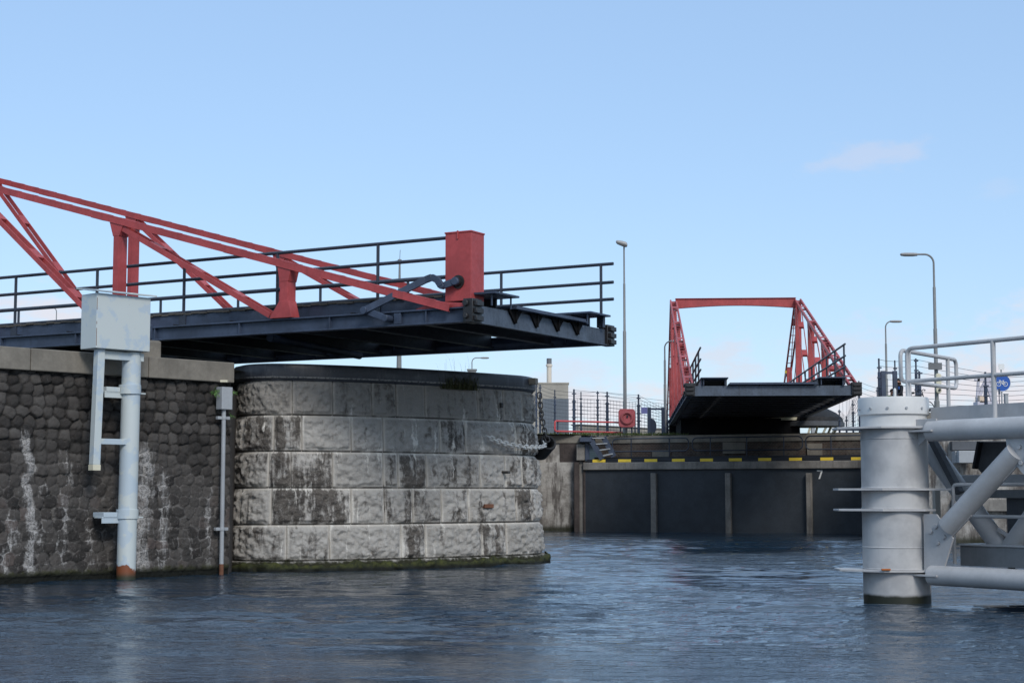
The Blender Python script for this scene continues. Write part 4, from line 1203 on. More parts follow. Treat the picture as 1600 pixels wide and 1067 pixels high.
# ------------------------------------------------------------------ lamp posts
def lamp(label, px, Y, ytop, arm=0, armlen=1.1, base=None, th=1.0, head='flat', name='street_lamp'):
    t = thing(name, label, 'street lamp', group='street lamps of the harbour'); top = P(px, ytop, Y); x = top.x; z0 = (base if base is not None else QZ - .1); H = top.z - z0
    b = MB(); r = .085 * th
    b.tube([(x, Y, z0), (x, Y, z0 + .12 * H), (x, Y, z0 + .125 * H)], [r * 1.35, r * 1.35, r], 12, False); zs = z0 + .125 * H
    if arm:
        rr = .38 * th; ze = top.z - rr
        b.tube([(x, Y, zs), (x, Y, z0 + .55 * H), (x, Y, z0 + .555 * H), (x, Y, z0 + .8 * H), (x, Y, z0 + .805 * H), (x, Y, ze)], [r, r * .95, r * .8, r * .76, r * .55, r * .5], 12)
        pts = [(x, Y, ze)] + [(x + arm * (rr - rr * math.cos(R(a))), Y, ze + rr * math.sin(R(a))) for a in range(10, 91, 10)] + [(x + arm * armlen, Y, top.z)]
        b.build('post', M['lamp_grey'], t); MB().tube(pts, r * .48, 10).build('arm', M['lamp_grey'], t)
        hx = x + arm * armlen
    else:
        b.tube([(x, Y, zs), (x, Y, z0 + .55 * H), (x, Y, z0 + .555 * H), (x, Y, z0 + .8 * H), (x, Y, z0 + .805 * H), (x, Y, top.z)], [r, r * .95, r * .7, r * .66, r * .5, r * .45], 12); b.build('post', M['lamp_grey'], t); hx = x
    h = MB()
    if head == 'flat':
        n = 14; L = .75 * th; vs = []
        prof = [(0, .25), (.05, .8), (.3, 1), (.75, 1), (.95, .75), (1, .3)]
        for f, k in prof:
            for j in range(n):
                a = 2 * math.pi * j / n; zz = math.sin(a); zz = zz * (.07 if zz > 0 else .09) * th * k
                vs.append((hx + arm * L * f, Y + math.cos(a) * .13 * th * k, top.z + zz))
        h.add(vs, [(i * n + j, (i + 1) * n + j, (i + 1) * n + (j + 1) % n, i * n + (j + 1) % n) for i in range(len(prof) - 1) for j in range(n)], True)
        h.add(vs[:n], [tuple(range(n))]); h.add(vs[-n:], [tuple(range(n))])
    elif head == 'egg':
        n = 14; vs = []; prof = [(-.42, .3), (-.35, .75), (-.1, 1), (.08, 1), (.15, .7), (.17, .2)]
        for f, k in prof:
            for j in range(n):
                a = 2 * math.pi * j / n; vs.append((hx + f, Y - .1 + math.cos(a) * .2 * k, top.z + .1 - f * .28 + math.sin(a) * .14 * k))
        h.add(vs, [(i * n + j, (i + 1) * n + j, (i + 1) * n + (j + 1) % n, i * n + (j + 1) % n) for i in range(len(prof) - 1) for j in range(n)], True)
        h.add(vs[:n], [tuple(range(n))]); h.add(vs[-n:], [tuple(range(n))])
    h.build('lamp_head', M['lamp_head'], t)
    return t


lamp('tallest straight lamp post with an egg shaped head left of the far bridge', 975, 84.2, 385, head='egg', th=1.05)
lamp('curved arm lamp post just left of the far bridge truss', 1038.5, 86, 533, 1, .32, th=.9)
lamp('small curved arm lamp post behind the dark gate on the right quay', 1383.5, 82, 502, 1, .22, th=.8)
l4 = lamp('tall lamp post with long arm to the left behind the grey hand rail', 1458.5, 66, 397.5, -1, .62, th=.95)
lamp('short curved lamp rising from behind the dark pier coping', 737.5, 120, 559, 1, .6, th=.85, base=QZ)
lamp('small far lamp post behind the near bridge deck at left edge', 88.5, 150, 481, -1, .35, th=1.0)
t = thing('mast', 'slim pole with a small sensor head behind the near bridge deck', 'pole')
q = P(624.5, 409, 70); MB().tube([(q.x, 70, QZ - .1), (q.x, 70, 7.0), (q.x, 70, q.z)], [.115, .11, .04], 10).build('pole', M['lamp_grey'], t)
MB().tube([(q.x, 70, q.z - .1), (q.x, 70, q.z + .05), (q.x, 70, q.z + .1)], [.06, .1, .07], 10).tube([(q.x, 70, q.z + .05), (q.x + .02, 70, q.z + .5)], .012, 5).tube([(q.x - .18, 70, q.z + .02), (q.x + .16, 70, q.z + .04)], .02, 5).build('sensor_head', M['steel_dull'], t)
t = thing('pillar_box', 'small grey box under the short lamp behind the pier coping', 'box')
q = P(737.5, 577, 119); MB().box(q.x - .3, q.x + .3, 118.6, 119, QZ - .1, q.z - .12).build('body', M['lamp_grey'], t, .02); MB().box(q.x - .36, q.x + .36, 118.55, 119.05, q.z - .12, q.z).build('lid', M['lamp_grey'], t, .02)

q = P(1461.5, 572, 65.7)
t = thing('traffic_sign', 'grey back of a rectangular sign on the lamp post behind the grey rail', 'sign')
MB().box(q.x - .26, q.x + .26, q.y, q.y + .02, q.z - .125, q.z + .125).build('panel', M['steel_dull'], t); MB().box(q.x - .27, q.x + .27, q.y + .02, q.y + .035, q.z - .135, q.z + .135).build('border', M['navy'], t)
q = P(1467, 598.5, 65.7)
t = thing('signal_housing', 'cream oval housing hung on the lamp post under the grey sign', 'signal')
pts = []
for c, a0 in ((.29, 0), (-.29, 180)):
    for j in range(9): a = R(a0 + 22.5 * j); pts.append((q.x + .11 * math.cos(a), q.y, q.z + c + .11 * math.sin(a)))
MB().prism(pts, (0, .18, 0)).build('housing', M['cream'], t, .03); MB().tube([(q.x + .02, q.y - .05, q.z - .27), (q.x + .02, q.y, q.z - .27)], .05, 10).tube([(q.x + .08, q.y + .05, q.z - .1), (q.x + .16, q.y + .05, q.z - .1)], .03, 8).build('lens', M['black'], t)


# cycle sign
def cycle_sign():
    t = thing('cycle_sign', 'round blue cycle path sign with a white bicycle behind the grey hand rail', 'sign')
    Y = 64; c = P(1565.5, 598, Y); r = P(1579.5, 598, Y).x - c.x
    MB().tube([(c.x, Y + .06, QZ - .1), (c.x, Y + .06, P(1565, 572, Y).z)], .03, 10).build('post', M['galv'], t)
    MB().tube([(c.x, Y, c.z), (c.x, Y + .03, c.z)], r, 40).build('disc', M['sign_blue'], t)
    MB().tube([(c.x + (r - .012) * math.cos(R(a)), Y - .002, c.z + (r - .012) * math.sin(R(a))) for a in range(0, 360, 10)], .012, 6, closed=True).build('rim', M['white'], t)
    k = r / 1.0; y = Y - .006; b = MB(); pt = lambda x, z: (c.x + x * k, y, c.z + z * k)
    for x in (-.38, .38): b.tube([pt(x + .235 * math.cos(R(a)), -.15 + .235 * math.sin(R(a))) for a in range(0, 360, 15)], .035 * k, 6, closed=True)
    for pl in (((-.38, -.15), (-.22, .25)), ((-.22, .25), (.02, -.15)), ((-.26, .15), (.16, .15)), ((.16, .22), (.02, -.15)), ((.02, -.15), (.38, -.15)), ((.38, -.15), (.16, .15)), ((-.34, .27), (-.16, .27)), ((.08, .24), (.26, .24))):
        b.tube([pt(*p) for p in pl], .033 * k, 6)
    b.build('bicycle_symbol', M['white'], t)
    q = P(1565, 574, Y); MB().box(q.x - .11, q.x + .11, Y, Y + .02, q.z - .09, q.z + .13).build('upper_plate', M['white'], t)


cycle_sign()
t = thing('cabinet_post', 'narrow grey cabinet standing right of the cycle sign', 'cabinet')
q = P(1573, 616, 63); MB().box(q.x - .06, q.x + .06, 63, 63.2, QZ - .1, q.z).build('body', M['galv'], t, .01); MB().box(q.x - .075, q.x + .075, 62.98, 63.22, q.z, q.z + .03).build('cap', M['galv'], t)
t = thing('marker_post', 'slim dark post with a small dark panel left of the cycle sign post', 'post')
q = P(1561, 612, 63.5); MB().tube([(q.x, 63.5, QZ - .1), (q.x, 63.5, q.z + .1)], .018, 8).build('pole', M['navy'], t); MB().box(q.x - .035, q.x + .035, 63.45, 63.48, q.z - .1, q.z + .12).build('panel', M['navy'], t)


# ------------------------------------------------------------------ grey steel guide structure at right
def steel_guide():
    t = thing('steel_guide_frame', 'grey tubular steel guide frame with a thick pile and hand rail standing in the water', 'guide structure')
    c = Vector((6.455, 28.15, 0)); d = Vector((.566, -.825, 0)).normalized(); n = Vector((d.y, -d.x, 0))   # n points to the camera
    if n.y > 0: n = -n
    Zp = lambda py, Y=28.15: P(1400, py, Y).z
    zcap0, zcap1 = Zp(646, 27.6), Zp(619, 27.6); r = .555
    z1, z2, z3, z4 = Zp(669, 27.6), Zp(766, 27.6), Zp(798.5, 27.6), Zp(894, 27.6)
    prof = [(r, -.8)]
    for z in sorted((z4 - .012, z4 + .045, z3 - .012, z3 + .045, z2 - .012, z2 + .045, (z1 + z2) / 2 + .35, (z3 + z4) / 2 - .1, z1 - .012)): prof += [(r, z - .014), (r + .009, z - .005), (r + .009, z + .005), (r, z + .014)]
    MB().lathe(prof + [(r, z1 + .01)], c, 64).build('pile', M['pile'], t)
    MB().lathe([(r - .004, z1), (r - .004, zcap0)], c, 64).build('pile_head', M['grey_light'], t)
    cp = MB().lathe([(r + .0, zcap0 - .02), (r + .035, zcap0), (r + .035, zcap1 - .03), (r + .02, zcap1), (.0, zcap1 + .03)], c, 64).build('pile_cap', M['grey_light'], t)
    bt = MB()
    for a in range(0, 360, 30):
        q = R(a + 8); p = c + Vector((math.cos(q), math.sin(q), 0)) * (r + .03); e = c + Vector((math.cos(q), math.sin(q), 0)) * (r + .052); zz = (zcap0 + zcap1) / 2 - .05; bt.tube([p + Vector((0, 0, zz)), e + Vector((0, 0, zz))], .024, 6)
    bt.build('cap_bolt', M['galv'], cp)
    def plate(z, ext, right):
        pts = []
        for a in range(-60, 121, 15): pts.append(c + Vector((math.cos(R(a - 30)) * (r + .06), math.sin(R(a - 30)) * (r + .06), z)))
        pts = [c + Vector((-.98, -.12, z)), c + Vector((-.98, .35, z)), c + Vector((-.3, r + .1, z)), c + Vector((.3, r + .1, z)), c + Vector((r + right, .2, z)), c + Vector((r + right, -.42, z)), c + Vector((.35, -r - .06, z)), c + Vector((-.35, -r - .06, z))]
        return MB().prism(pts, (0, 0, .035)).build('ring_plate', M['grey'], t, .004)
    for z, rt in ((z1, .12), (z2, .28), (z3, .02), (z4, .12)): plate(z, .4, rt)
    ru = MB(); q = PL(1384, 892, (0, 27.52), (0, 1)); ru.box(q.x - .07, q.x + .08, q.y - .03, q.y + .04, z4 + .036, z4 + .065); ru.build('rust_patch', paint('flaking_rust', srgb(170, 98, 50), .3, .9), t, .01)
    pl = lambda px, py, o=0.: PL(px, py, c + n * o, n)
    # main tubes in the front plane
    TZ = (pl(1500, 655).z + pl(1500, 688).z) / 2; BZ = (pl(1520, 888).z + pl(1520, 915.5).z) / 2
    at = lambda s, z, o=0.: c + d * s + n * o + Vector((0, 0, z))
    MB().tube([at(.78, TZ), at(.80, TZ), at(9, TZ)], [.12, .174, .174], 28).build('top_tube', M['grey'], t)
    MB().tube([at(.72, BZ), at(.76, BZ), at(9, BZ)], [.1, .162, .162], 28).build('bottom_tube', M['grey'], t)
    a, b = pl(1481, 823), pl(1588, 706); a = a + (b - a).normalized() * .0
    dg = MB().tube([a, b], .168, 28).build('diagonal_tube', M['grey'], t)
    dv = (b - a).normalized(); sp = dv.cross(n)
    for p, s in ((a, 1), (b, -1)):
        k = MB(); k.bar(p - dv * .28 * s, p + dv * .5 * s, .03, .36, sp); k.build('splice_plate', M['grey'], dg, .004)
    g = MB(); g.prism([pl(x, y, .016) for x, y in ((1443, 803), (1463, 803), (1489, 841), (1476, 884), (1467, 895), (1444, 895))], -n * .032); g1_ = g.build('gusset_plate', M['grey'], t, .003)
    bl = MB()
    for x, y in ((1463, 822), (1455, 830), (1475.5, 838), (1466, 847)): p = pl(x, y, .016); bl.tube([p, p + n * .035], .042, 6)
    bl.build('bolt', M['grey'], g1_, .004)
    g = MB(); g.prism([pl(x, y, .016) for x, y in ((1571, 682), (1640, 682), (1652, 720), (1618, 752), (1596, 738), (1574, 708))], -n * .032); g2_ = g.build('gusset_plate', M['grey'], t, .003)
    bl = MB()
    for x, y in ((1593, 698), (1584, 707), (1605, 714), (1596, 723)): p = pl(x, y, .016); bl.tube([p, p + n * .035], .042, 6)
    bl.build('bolt', M['grey'], g2_, .004)
    MB().tube([pl(1650, 706), pl(1765, 823)], .168, 28).build('diagonal_tube', M['grey'], t)
    # tube end lugs
    f = MB(); f.bar(at(.5, TZ + .0), at(1.0, TZ + .0), .44, .03); f.build('lug_plate', M['grey'], t, .003)
    f = MB(); f.bar(at(.5, TZ + .1, .05), at(.98, TZ + .1, .05), .03, .2); f.build('lug_plate', M['grey'], t, .003)
    f = MB(); f.prism([at(.42, z1 - .02, .0), at(.95, z1 - .02, .0), at(.42, z1 - .38, .0)], n * .03); f.build('lug_web', M['grey'], t)
    f = MB(); f.bar(at(.5, BZ), at(1.02, BZ), .38, .03); f.build('lug_plate', M['grey'], t, .003)
    # platform edge beam
    zpt = pl(1500, 634, -.3).z; zpb = pl(1500, 662, -.3).z
    MB().prism([at(.55, zpb, -.3), at(9, zpb, -.3), at(9, zpt, -.3), at(.55, zpt, -.3)], -n * .04).build('edge_beam', M['grey'], t)
    MB().prism([at(.2, zpt - .04, -.34), at(9, zpt - .04, -.34), at(9, zpt - .04, -2.2), at(.2, zpt - .04, -2.2)], (0, 0, .035)).build('platform', M['grey_dark'], t)
    # hand rails
    def path_round(pts, rad=.16):
        pts = [Vector(p) for p in pts]; out = [pts[0]]
        for i in range(1, len(pts) - 1):
            p, q, s_ = pts[i - 1], pts[i], pts[i + 1]; u = (p - q).normalized(); w = (s_ - q).normalized()
            for j in range(7): f_ = j / 6; out.append((q + u * rad) * (1 - f_) ** 2 + q * 2 * f_ * (1 - f_) + (q + w * rad) * f_ ** 2)
        return out + [pts[-1]]
    o = -.12; zt = pl(1500, 537, o).z; zm = pl(1500, 590, o).z
    p0 = pl(1418.5, 616, o); p0z = zcap1 - .05
    s0 = (Vector((p0.x, p0.y, 0)) - Vector((c.x, c.y, 0))).dot(d)
    m_ = MB().tube(path_round([at(s0, p0z, o), at(s0, zt, o), at(9, zt, o)], .13), .036, 12); m_.tube([at(s0, zm, o), at(9, zm, o)], .034, 12)
    hr = m_.build('hand_rail', M['grey'], t)
    for px in (1553, 1700):
        p = pl(px, 600, o); s_ = (Vector((p.x, p.y, 0)) - Vector((c.x, c.y, 0))).dot(d); MB().tube([at(s_, zpb, o), at(s_, zt, o)], .042, 12).build('post', M['grey'], hr)
    # end rail running away over the cap: loop from 1404 to 1497
    e0 = P(1407, 560, 28.35); e1 = P(1494, 575, 30.4); A = Vector((e0.x, e0.y, 0)); B = Vector((e1.x, e1.y, 0)); zl = P(1407, 595, 28.35).z; zh = P(1407, 547, 28.35).z
    e = (B - A).normalized(); loop = []; rr = .12
    for (cc, z, a0) in ((B - e * rr, zh - rr, 0), (A + e * rr, zh - rr, 90), (A + e * rr, zl + rr, 180), (B - e * rr, zl + rr, 270)):
        for j in range(7): q = R(a0 + 15 * j); loop.append(cc + e * (rr * math.cos(q)) + Vector((0, 0, z + rr * math.sin(q))))
    er = MB().tube(loop, .036, 10, closed=True).build('end_rail', M['grey'], t)
    for f_ in (.84, .14):
        q = A.lerp(B, f_); MB().tube([q + Vector((0, 0, zpt - .1)), q + Vector((0, 0, zh))], .036, 10).build('post', M['grey'], er)
    # rear frame
    o2 = -2.3
    MB().lathe([(r, -.8), (r, zpb)], at(3.9, 0, o2) , 40).build('rear_pile', M['pile'], t)
    MB().tube([PL(1452, 700, at(0, 0, -1.2), n), PL(1572, 866, at(0, 0, -1.2), n)], .165, 24).build('rear_diagonal', M['grey'], t)
    MB().tube([PL(1690, 700, at(0, 0, -1.2), n), PL(1572, 866, at(0, 0, -1.2), n)], .165, 24).build('rear_diagonal', M['grey'], t)
    for (x0, y0, x1, y1) in ((1454, 700, 1478, 734), (1560, 850, 1590, 870)):
        p, q = PL(x0, y0, at(0, 0, -1.1), n), PL(x1, y1, at(0, 0, -1.1), n); MB().bar(p + Vector((0, 0, .25)), q + Vector((0, 0, .25)), .03, .06).bar(p - Vector((0, 0, .25)), q - Vector((0, 0, .25)), .03, .06).build('lug_plate', M['grey'], t)
    def beam(px, py, px2, h, o_, mat, th=.12, nm='cross_beam'):
        p = PL(px, py, at(0, 0, o_), n); s_ = (Vector((p.x, p.y, 0)) - Vector((c.x, c.y, 0))).dot(d)
        MB().prism([at(s_, p.z, o_), at(9, p.z, o_), at(9, p.z - h, o_), at(s_, p.z - h, o_)], -n * th).build(nm, M[mat], t, .006); return p.z, s_
    z_, s_ = beam(1500, 852, 1600, .33, -.75, 'grey_mid'); MB().prism([at(s_, z_ + .002, -.72), at(9, z_ + .002, -.72), at(9, z_ + .002, -1.3), at(s_, z_ + .002, -1.3)], (0, 0, .03)).build('walkway', M['grey'], t)
    MB().prism([at(s_ + .1, z_ - .42, -.9), at(9, z_ - .42, -.9), at(9, z_ - .42, -2.0), at(s_ + .1, z_ - .42, -2.0)], (0, 0, -.28)).build('fender_timber', M['timber_dark'], t, .02)
    beam(1488, 742, 1600, .2, -1.5, 'grey', .1); beam(1510, 765, 1600, .14, -1.55, 'grey_mid', .1)
    beam(1572, 768, 1600, .75, -1.7, 'grey_dark', .1, 'back_plate'); beam(1552, 842, 1600, .2, -1.75, 'grey_dark', .1)
    p = PL(1545, 690, at(0, 0, -1.3), n); q = PL(1572, 690, at(0, 0, -1.3), n)
    MB().prism([PL(x, y, at(0, 0, -1.3), n) for x, y in ((1534, 690), (1572, 690), (1572, 724), (1540, 746), (1526, 730))], -n * .05).build('rear_gusset', M['grey_dark'], t)
    MB().bar(PL(1533, 690, at(0, 0, -1.28), n), PL(1525, 732, at(0, 0, -1.28), n), .16, .05).build('rear_flange', M['black'], t)
    MB().bar(PL(1455, 684, at(0, 0, -1.0), n), PL(1500, 770, at(0, 0, -1.0), n), .12, .1).build('rear_flange', M['grey_dark'], t)
    # lower hand rail of the inner walkway
    o3 = -.62; za, zb = PL(1520, 757, at(0, 0, o3), n).z, PL(1560, 807, at(0, 0, o3), n).z
    p = PL(1489, 760, at(0, 0, o3), n); s3 = (Vector((p.x, p.y, 0)) - Vector((c.x, c.y, 0))).dot(d)
    lr = MB().tube(path_round([at(s3, z_ - .3, o3), at(s3, za, o3), at(9, za, o3)], .08), .03, 10).tube([at(s3, zb, o3), at(9, zb, o3)], .03, 10).build('inner_rail', M['grey'], t)
    p = PL(1461, 765, at(0, 0, -1.6), n); q = PL(1473, 799, at(0, 0, -1.6), n); MB().box(p.x, q.x, p.y, p.y + .2, q.z - .1, p.z).build('rear_block', M['concrete'], t)
    return t


steel_guide()
q = P(1497, 704, 56); t = thing('pipe_box', 'pale blue-grey steel box hung on the stone wall behind the steel frame', 'box')
q2 = P(1531, 723, 59.6); q1 = P(1498, 704, 59.6)
MB().box(q1.x, q2.x, 59.6, 60.6, q2.z, q1.z).build('box_shell', M['galv'], t, .02)
fl = MB()
for k in range(6): z = q2.z + (q1.z - q2.z) * (k + .5) / 6; fl.tube([(q1.x - .06, 59.9, z), (q1.x, 59.9, z)], .03, 8)
fl.build('flange_bolt', M['galv'], t)


# ------------------------------------------------------------------ far buildings and crane
t = thing('industrial_building', 'far beige and grey industrial block right behind the end of the stone pier', 'building')
Y = 260; a = P(888, 600, Y); b = P(700, 596, Y); zz = P(888, 623, Y).z
MB().box(b.x, a.x, Y, Y + 14, 0, a.z).build('wall', M['concrete'], t)
cl = MB(); xa = P(848, 623, Y).x
cl.box(xa, a.x + .04, Y - .15, Y - .002, 0, zz)
for x in np.arange(xa, a.x, .45): cl.box(x, x + .12, Y - .21, Y - .15, 0, zz)
cl.build('cladding', M['cladding'], t); MB().box(b.x - .1, a.x + .12, Y - .12, Y + 14.1, a.z, a.z + .25).build('roof_edge', M['concrete'], t)
t = thing('chimney', 'pale round factory chimney with a dark top rising behind the beige block', 'chimney')
q = P(858, 560, 300); zb_ = P(858, 569, 300).z; zc_ = P(858, 572.5, 300).z
MB().lathe([(.46, 0), (.44, zc_)], (q.x, 300, 0), 24).build('shaft', M['chimney'], t)
MB().lathe([(.58, zc_), (.58, zb_ - .1), (.5, zb_)], (q.x, 300, 0), 24).build('collar', M['chimney'], t)
MB().lathe([(.46, zb_), (.46, q.z)], (q.x, 300, 0), 24).build('chimney_top', M['chimney_top'], t)

t = thing('low_wall', 'low tan wall in the distance beyond the wire fence', 'wall')
A = P(905, 676, 95); B = P(1330, 672, 120)
uvbox_wall('wall_face', Vector((A.x, 95, 0)), Vector((B.x, 120, 0)), QZ - .1, P(1000, 668.5, 99).z, M['concrete'], t, .4)
uvbox_wall('wall_cap', Vector((A.x, 94.9, 0)), Vector((B.x, 119.9, 0)), P(1000, 668.5, 99).z, P(1000, 667, 99).z, M['granite'], t, .6)


def dock_crane():
    t = thing('dock_crane', 'far haze-paled purple-grey dock crane with tan cabin left of the cycle sign', 'crane')
    Y = 420; p = lambda x, y: P(x, y, Y)
    def b(nm, mt, segs, w):
        m_ = MB()
        for (x0, y0, x1, y1) in segs: m_.bar(p(x0, y0), p(x1, y1), w, w, (0, 1, 0))
        m_.build(nm, M[mt], t)
    b('portal_leg', 'crane', [(1527, 628, 1541, 592)], .8); b('portal_leg', 'crane', [(1541, 592, 1553, 632)], .95); b('portal_leg', 'crane', [(1549, 594, 1551, 632)], .7)
    b('top_beam', 'crane', [(1523, 594, 1552, 592)], .6); b('tower', 'crane', [(1529, 590, 1527, 622)], .6); b('jib', 'crane', [(1529, 612, 1540, 594)], .45)
    b('brace', 'crane', [(1541, 592, 1538, 618)], .4)
    A = p(1527, 619); B = p(1538, 630); MB().box(A.x, B.x, Y - 2, Y + 2, B.z, A.z).box(A.x + .4, B.x - 1, Y - 2.2, Y - 2, B.z + .3, A.z - 1).build('machine_house', M['crane_tan'], t, .1)
    A = p(1524, 626); B = p(1556, 640); MB().box(A.x, B.x, Y - 2, Y + 2, QZ - 2, A.z - .3).build('base', M['crane'], t)
    b('mast', 'crane', [(1531, 590, 1531, 586), (1545, 592, 1545, 587)], .4)


dock_crane()


# ------------------------------------------------------------------ things round the far pivot
def pivot_ring():
    t = thing('pivot_track', 'pale curved pivot track on slanted legs under the far swing bridge', 'track')
    Yc = 86.5; c = Vector((P(1242, 660, Yc).x, Yc, 0)); r = P(1316, 660, Yc).x - c.x; zz = P(1183, 656, Yc - r).z; pts_i, pts_o = [], []
    me_ = MB(); n = 60; vs = []
    for j in range(n):
        a = 2 * math.pi * j / n; ca, sa = math.cos(a), math.sin(a)
        for (rr, z) in ((r, zz), (r, zz + .14), (r - .35, zz + .14), (r - .35, zz)): vs.append((c.x + rr * ca, c.y + rr * sa, z))
    me_.add(vs, [(j * 4 + k, ((j + 1) % n) * 4 + k, ((j + 1) % n) * 4 + (k + 1) % 4, j * 4 + (k + 1) % 4) for j in range(n) for k in range(4)])
    me_.build('track_ring', M['cream'], t)
    for k in range(14):
        a = 2 * math.pi * (k + .3) / 14; p = Vector((c.x + (r - .1) * math.cos(a), c.y + (r - .1) * math.sin(a), zz)); q = Vector((c.x + (r - .6) * math.cos(a + .04), c.y + (r - .6) * math.sin(a + .04), QZ - .08)); MB().bar(p, q, .09, .09).build('leg', M['cream'], t)
    return c, r, zz


pc, pr, pz = pivot_ring()
q = P(1276, 650, 84); t = thing('covered_drum', 'dark domed cover beside the far bridge pivot', 'cover')
MB().lathe([(1.55, 0), (1.5, .25), (1.2, .5), (.7, .75), (.2, .85), (.0, .86)], (q.x, 85.2, P(1276, 659, 84).z), 28).build('dome', M['rubber'], t)
MB().lathe([(1.62, -.2), (1.62, .02), (1.56, .04)], (q.x, 85.2, P(1276, 659, 84).z), 28).build('dome_rim', M['grey_dark'], t)
t = thing('beacon', 'small yellow topped beacon behind the far bridge deck', 'beacon')
q = P(1231, 579, 92); MB().tube([(q.x, 92, QZ - .1), (q.x, 92, q.z - .3)], .05, 8).build('post', M['grey_dark'], t); MB().box(q.x - .15, q.x + .15, 91.85, 92.15, q.z - .32, q.z - .16).build('body', M['grey_dark'], t); MB().box(q.x - .15, q.x + .15, 91.85, 92.15, q.z - .158, q.z).build('yellow_lamp', M['yellow'], t)
t = thing('control_cabinet', 'slim pale cabinet behind the right truss of the far bridge', 'cabinet')
q = P(1269.5, 583, 93); MB().box(q.x - .09, q.x + .09, 93, 93.3, QZ - .1, q.z).build('body', M['galv'], t); MB().box(q.x - .11, q.x + .11, 92.98, 93.32, q.z, q.z + .05).build('roof', M['grey_dark'], t)
blades('quay_weeds', 'low green weeds along the far quay edge behind the red barrier', [P(x, 680, 83.2) for x in range(845, 1062, 2)], 1500, .17, leaf_mat('weed', (.05, .075, .02, 1), (.12, .14, .05, 1)), 'weeds', .25, .014)['kind'] = 'stuff'


# ------------------------------------------------------------------ people and bicycle on the right quay
def person(label, loc, rz, top_mat, lean=0., h=1.75):
    k = h / 1.75; me_ = bpy.data.meshes.new('person'); L = lean
    J = {'pel': (0, 0, .95), 'wa': (0, -.02 * L, 1.1), 'ch': (0, -.1 * L, 1.32), 'nk': (0, -.16 * L, 1.47), 'hd': (0, -.22 * L, 1.58), 'tp': (0, -.22 * L, 1.69),
         'ls': (.17, -.12 * L, 1.40), 'le': (.24, -.1 - .1 * L, 1.14), 'lh': (.2, -.3 - .1 * L, 1.02), 'rs': (-.17, -.12 * L, 1.40), 're': (-.24, -.06 - .1 * L, 1.13), 'rh': (-.2, -.26 - .1 * L, .98),
         'lp': (.09, 0, .9), 'lk': (.1, -.03, .5), 'la': (.1, .03, .09), 'lt': (.11, -.12, .04), 'rp': (-.09, 0, .9), 'rk': (-.1, -.03, .5), 'ra': (-.1, .03, .09), 'rt': (-.11, -.12, .04)}
    Rr = {'pel': .14, 'wa': .13, 'ch': .16, 'nk': .06, 'hd': .095, 'tp': .08, 'ls': .075, 'le': .052, 'lh': .04, 'rs': .075, 're': .052, 'rh': .04, 'lp': .095, 'lk': .065, 'la': .05, 'lt': .04, 'rp': .095, 'rk': .065, 'ra': .05, 'rt': .04}
    ks = list(J); ix = {a: i for i, a in enumerate(ks)}
    E_ = [('pel', 'wa'), ('wa', 'ch'), ('ch', 'nk'), ('nk', 'hd'), ('hd', 'tp'), ('ch', 'ls'), ('ls', 'le'), ('le', 'lh'), ('ch', 'rs'), ('rs', 're'), ('re', 'rh'), ('pel', 'lp'), ('lp', 'lk'), ('lk', 'la'), ('la', 'lt'), ('pel', 'rp'), ('rp', 'rk'), ('rk', 'ra'), ('ra', 'rt')]
    me_.from_pydata([tuple(c * k for c in J[a]) for a in ks], [(ix[a], ix[b]) for a, b in E_], [])
    o = bpy.data.objects.new('person', me_); COL.objects.link(o); o.modifiers.new('skin', 'SKIN'); sv = me_.skin_vertices[0].data
    for a in ks: sv[ix[a]].radius = (Rr[a] * k, Rr[a] * k * (.8 if a in ('ch', 'wa', 'pel') else 1))
    sv[0].use_root = True
    ss_ = o.modifiers.new('sub', 'SUBSURF'); ss_.levels = 2; ss_.render_levels = 2
    dg = bpy.context.evaluated_depsgraph_get(); me2 = bpy.data.meshes.new_from_object(o.evaluated_get(dg)); o.modifiers.clear(); o.data = me2
    me2.materials.clear()
    for m_ in (M['skin'], top_mat, M['trousers']): me2.materials.append(m_)
    hands = [Vector(J['lh']) * k, Vector(J['rh']) * k]
    for p in me2.polygons:
        z = p.center.z / k; p.use_smooth = True
        p.material_index = 0 if (z > 1.465 or min((p.center - q).length for q in hands) < .06) else (1 if z > .93 else 2)
    o.location = loc; o.rotation_euler = (0, 0, rz); tag(o, label, 'person')
    hd = Vector(J['hd']) * k + Vector((0, 0, .05))
    hb = MB(); vs = []; n = 14
    for i in range(7):
        th_ = R(8 + 15 * i)
        for j in range(n):
            a = 2 * math.pi * j / n; front = max(0, -math.sin(a)); th2 = th_ * (1 - .42 * front)
            vs.append(hd + Vector((math.sin(th2) * math.cos(a) * .1, math.sin(th2) * math.sin(a) * .112 + .008, math.cos(th2) * .125)))
    hb.add(vs, [(i * n + j, (i + 1) * n + j, (i + 1) * n + (j + 1) % n, i * n + (j + 1) % n) for i in range(6) for j in range(n)] + [tuple(range(n))], True); hb.build('hair', M['hair'], o)
    nb = MB(); nb.add([hd + Vector(q) for q in ((-.015, -.095, -.03), (.015, -.095, -.03), (0, -.122, -.035), (0, -.095, .015))], [(0, 1, 2), (1, 3, 2), (3, 0, 2), (0, 3, 1)]); nb.build('nose', M['skin'], o)
    return o


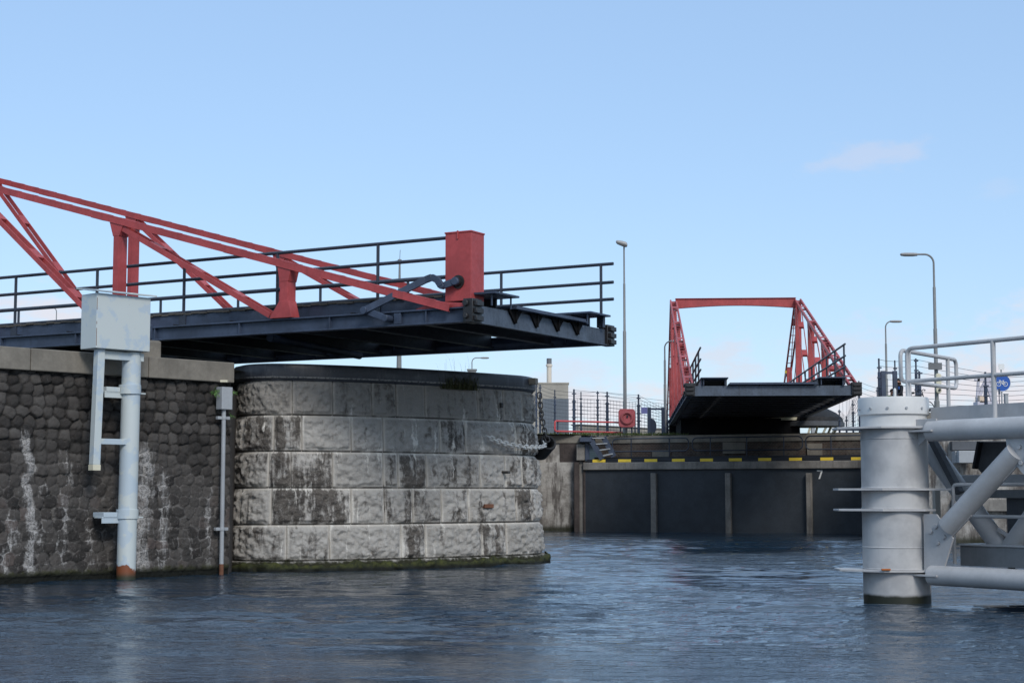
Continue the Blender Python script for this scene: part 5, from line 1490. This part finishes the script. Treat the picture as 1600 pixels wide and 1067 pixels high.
q = P(1406, 612, 66.8); pe = person('person with dark hair in a black jacket standing behind the grey pile', (q.x, 66.8, QZ - .06), R(-65), M['jacket'], .25, 1.72)
c_ = MB(); c_.box(.1, .15, -.165, -.12, 1.26, 1.38); c_.build('blue_badge', M['shirt_blue'], pe, .01)
q = P(1389.5, 612, 67.6); person('person in a bright green top partly hidden behind the gate', (q.x, 67.6, QZ - .35), R(30), M['jacket_green'], .9, 1.62)
t = thing('bollard', 'small white rounded bollard beside the person in the black jacket', 'bollard'); q = P(1398, 608, 65.4)
MB().lathe([(.06, 0), (.06, q.z - QZ - .0), (.05, q.z - QZ + .06), (.02, q.z - QZ + .1)], (q.x, 65.4, QZ - .06), 16).build('post', M['white'], t); MB().lathe([(.063, .5), (.063, .62)], (q.x, 65.4, QZ - .06), 16).build('band', M['bright_red'], t)


def bicycle():
    q = P(1430, 613, 64.0); z0 = QZ - .06; r = .33; t = thing('bicycle', 'black bicycle parked behind the grey pile with only its handlebar showing', 'bicycle', (q.x, 64, z0), R(20))
    for x in (-.52, .52):
        w = MB().tube([(x + r * math.cos(R(a)), 0, r + r * math.sin(R(a))) for a in range(0, 360, 12)], .018, 8, closed=True).build('wheel', M['rubber'], t)
        s_ = MB()
        for a in range(0, 360, 30): s_.tube([(x, 0, r), (x + r * math.cos(R(a)), 0, r + r * math.sin(R(a)))], .002, 4)
        s_.build('spokes', M['galv'], w)
    f = MB()
    for a, b in (((-.52, 0, r), (-.16, 0, .85)), ((-.52, 0, r), (-.05, 0, .3)), ((-.05, 0, .3), (-.18, 0, .92)), ((-.05, 0, .3), (.36, 0, .82)), ((-.16, 0, .82), (.34, 0, .88)), ((.33, 0, .95), (.52, 0, r))): f.tube([a, b], .018, 8)
    f.build('frame', M['black'], t)
    MB().tube([(.33, 0, .95), (.3, 0, 1.06), (.3, .12, 1.1), (.28, .27, 1.06), (.2, .3, 1.03)], .014, 8).tube([(.3, 0, 1.06), (.3, -.12, 1.1), (.28, -.27, 1.06), (.2, -.3, 1.03)], .014, 8).build('handlebar', M['black'], t)
    MB().box(-.3, -.06, -.07, .07, .92, .98).build('saddle', M['rubber'], t, .02)


bicycle()
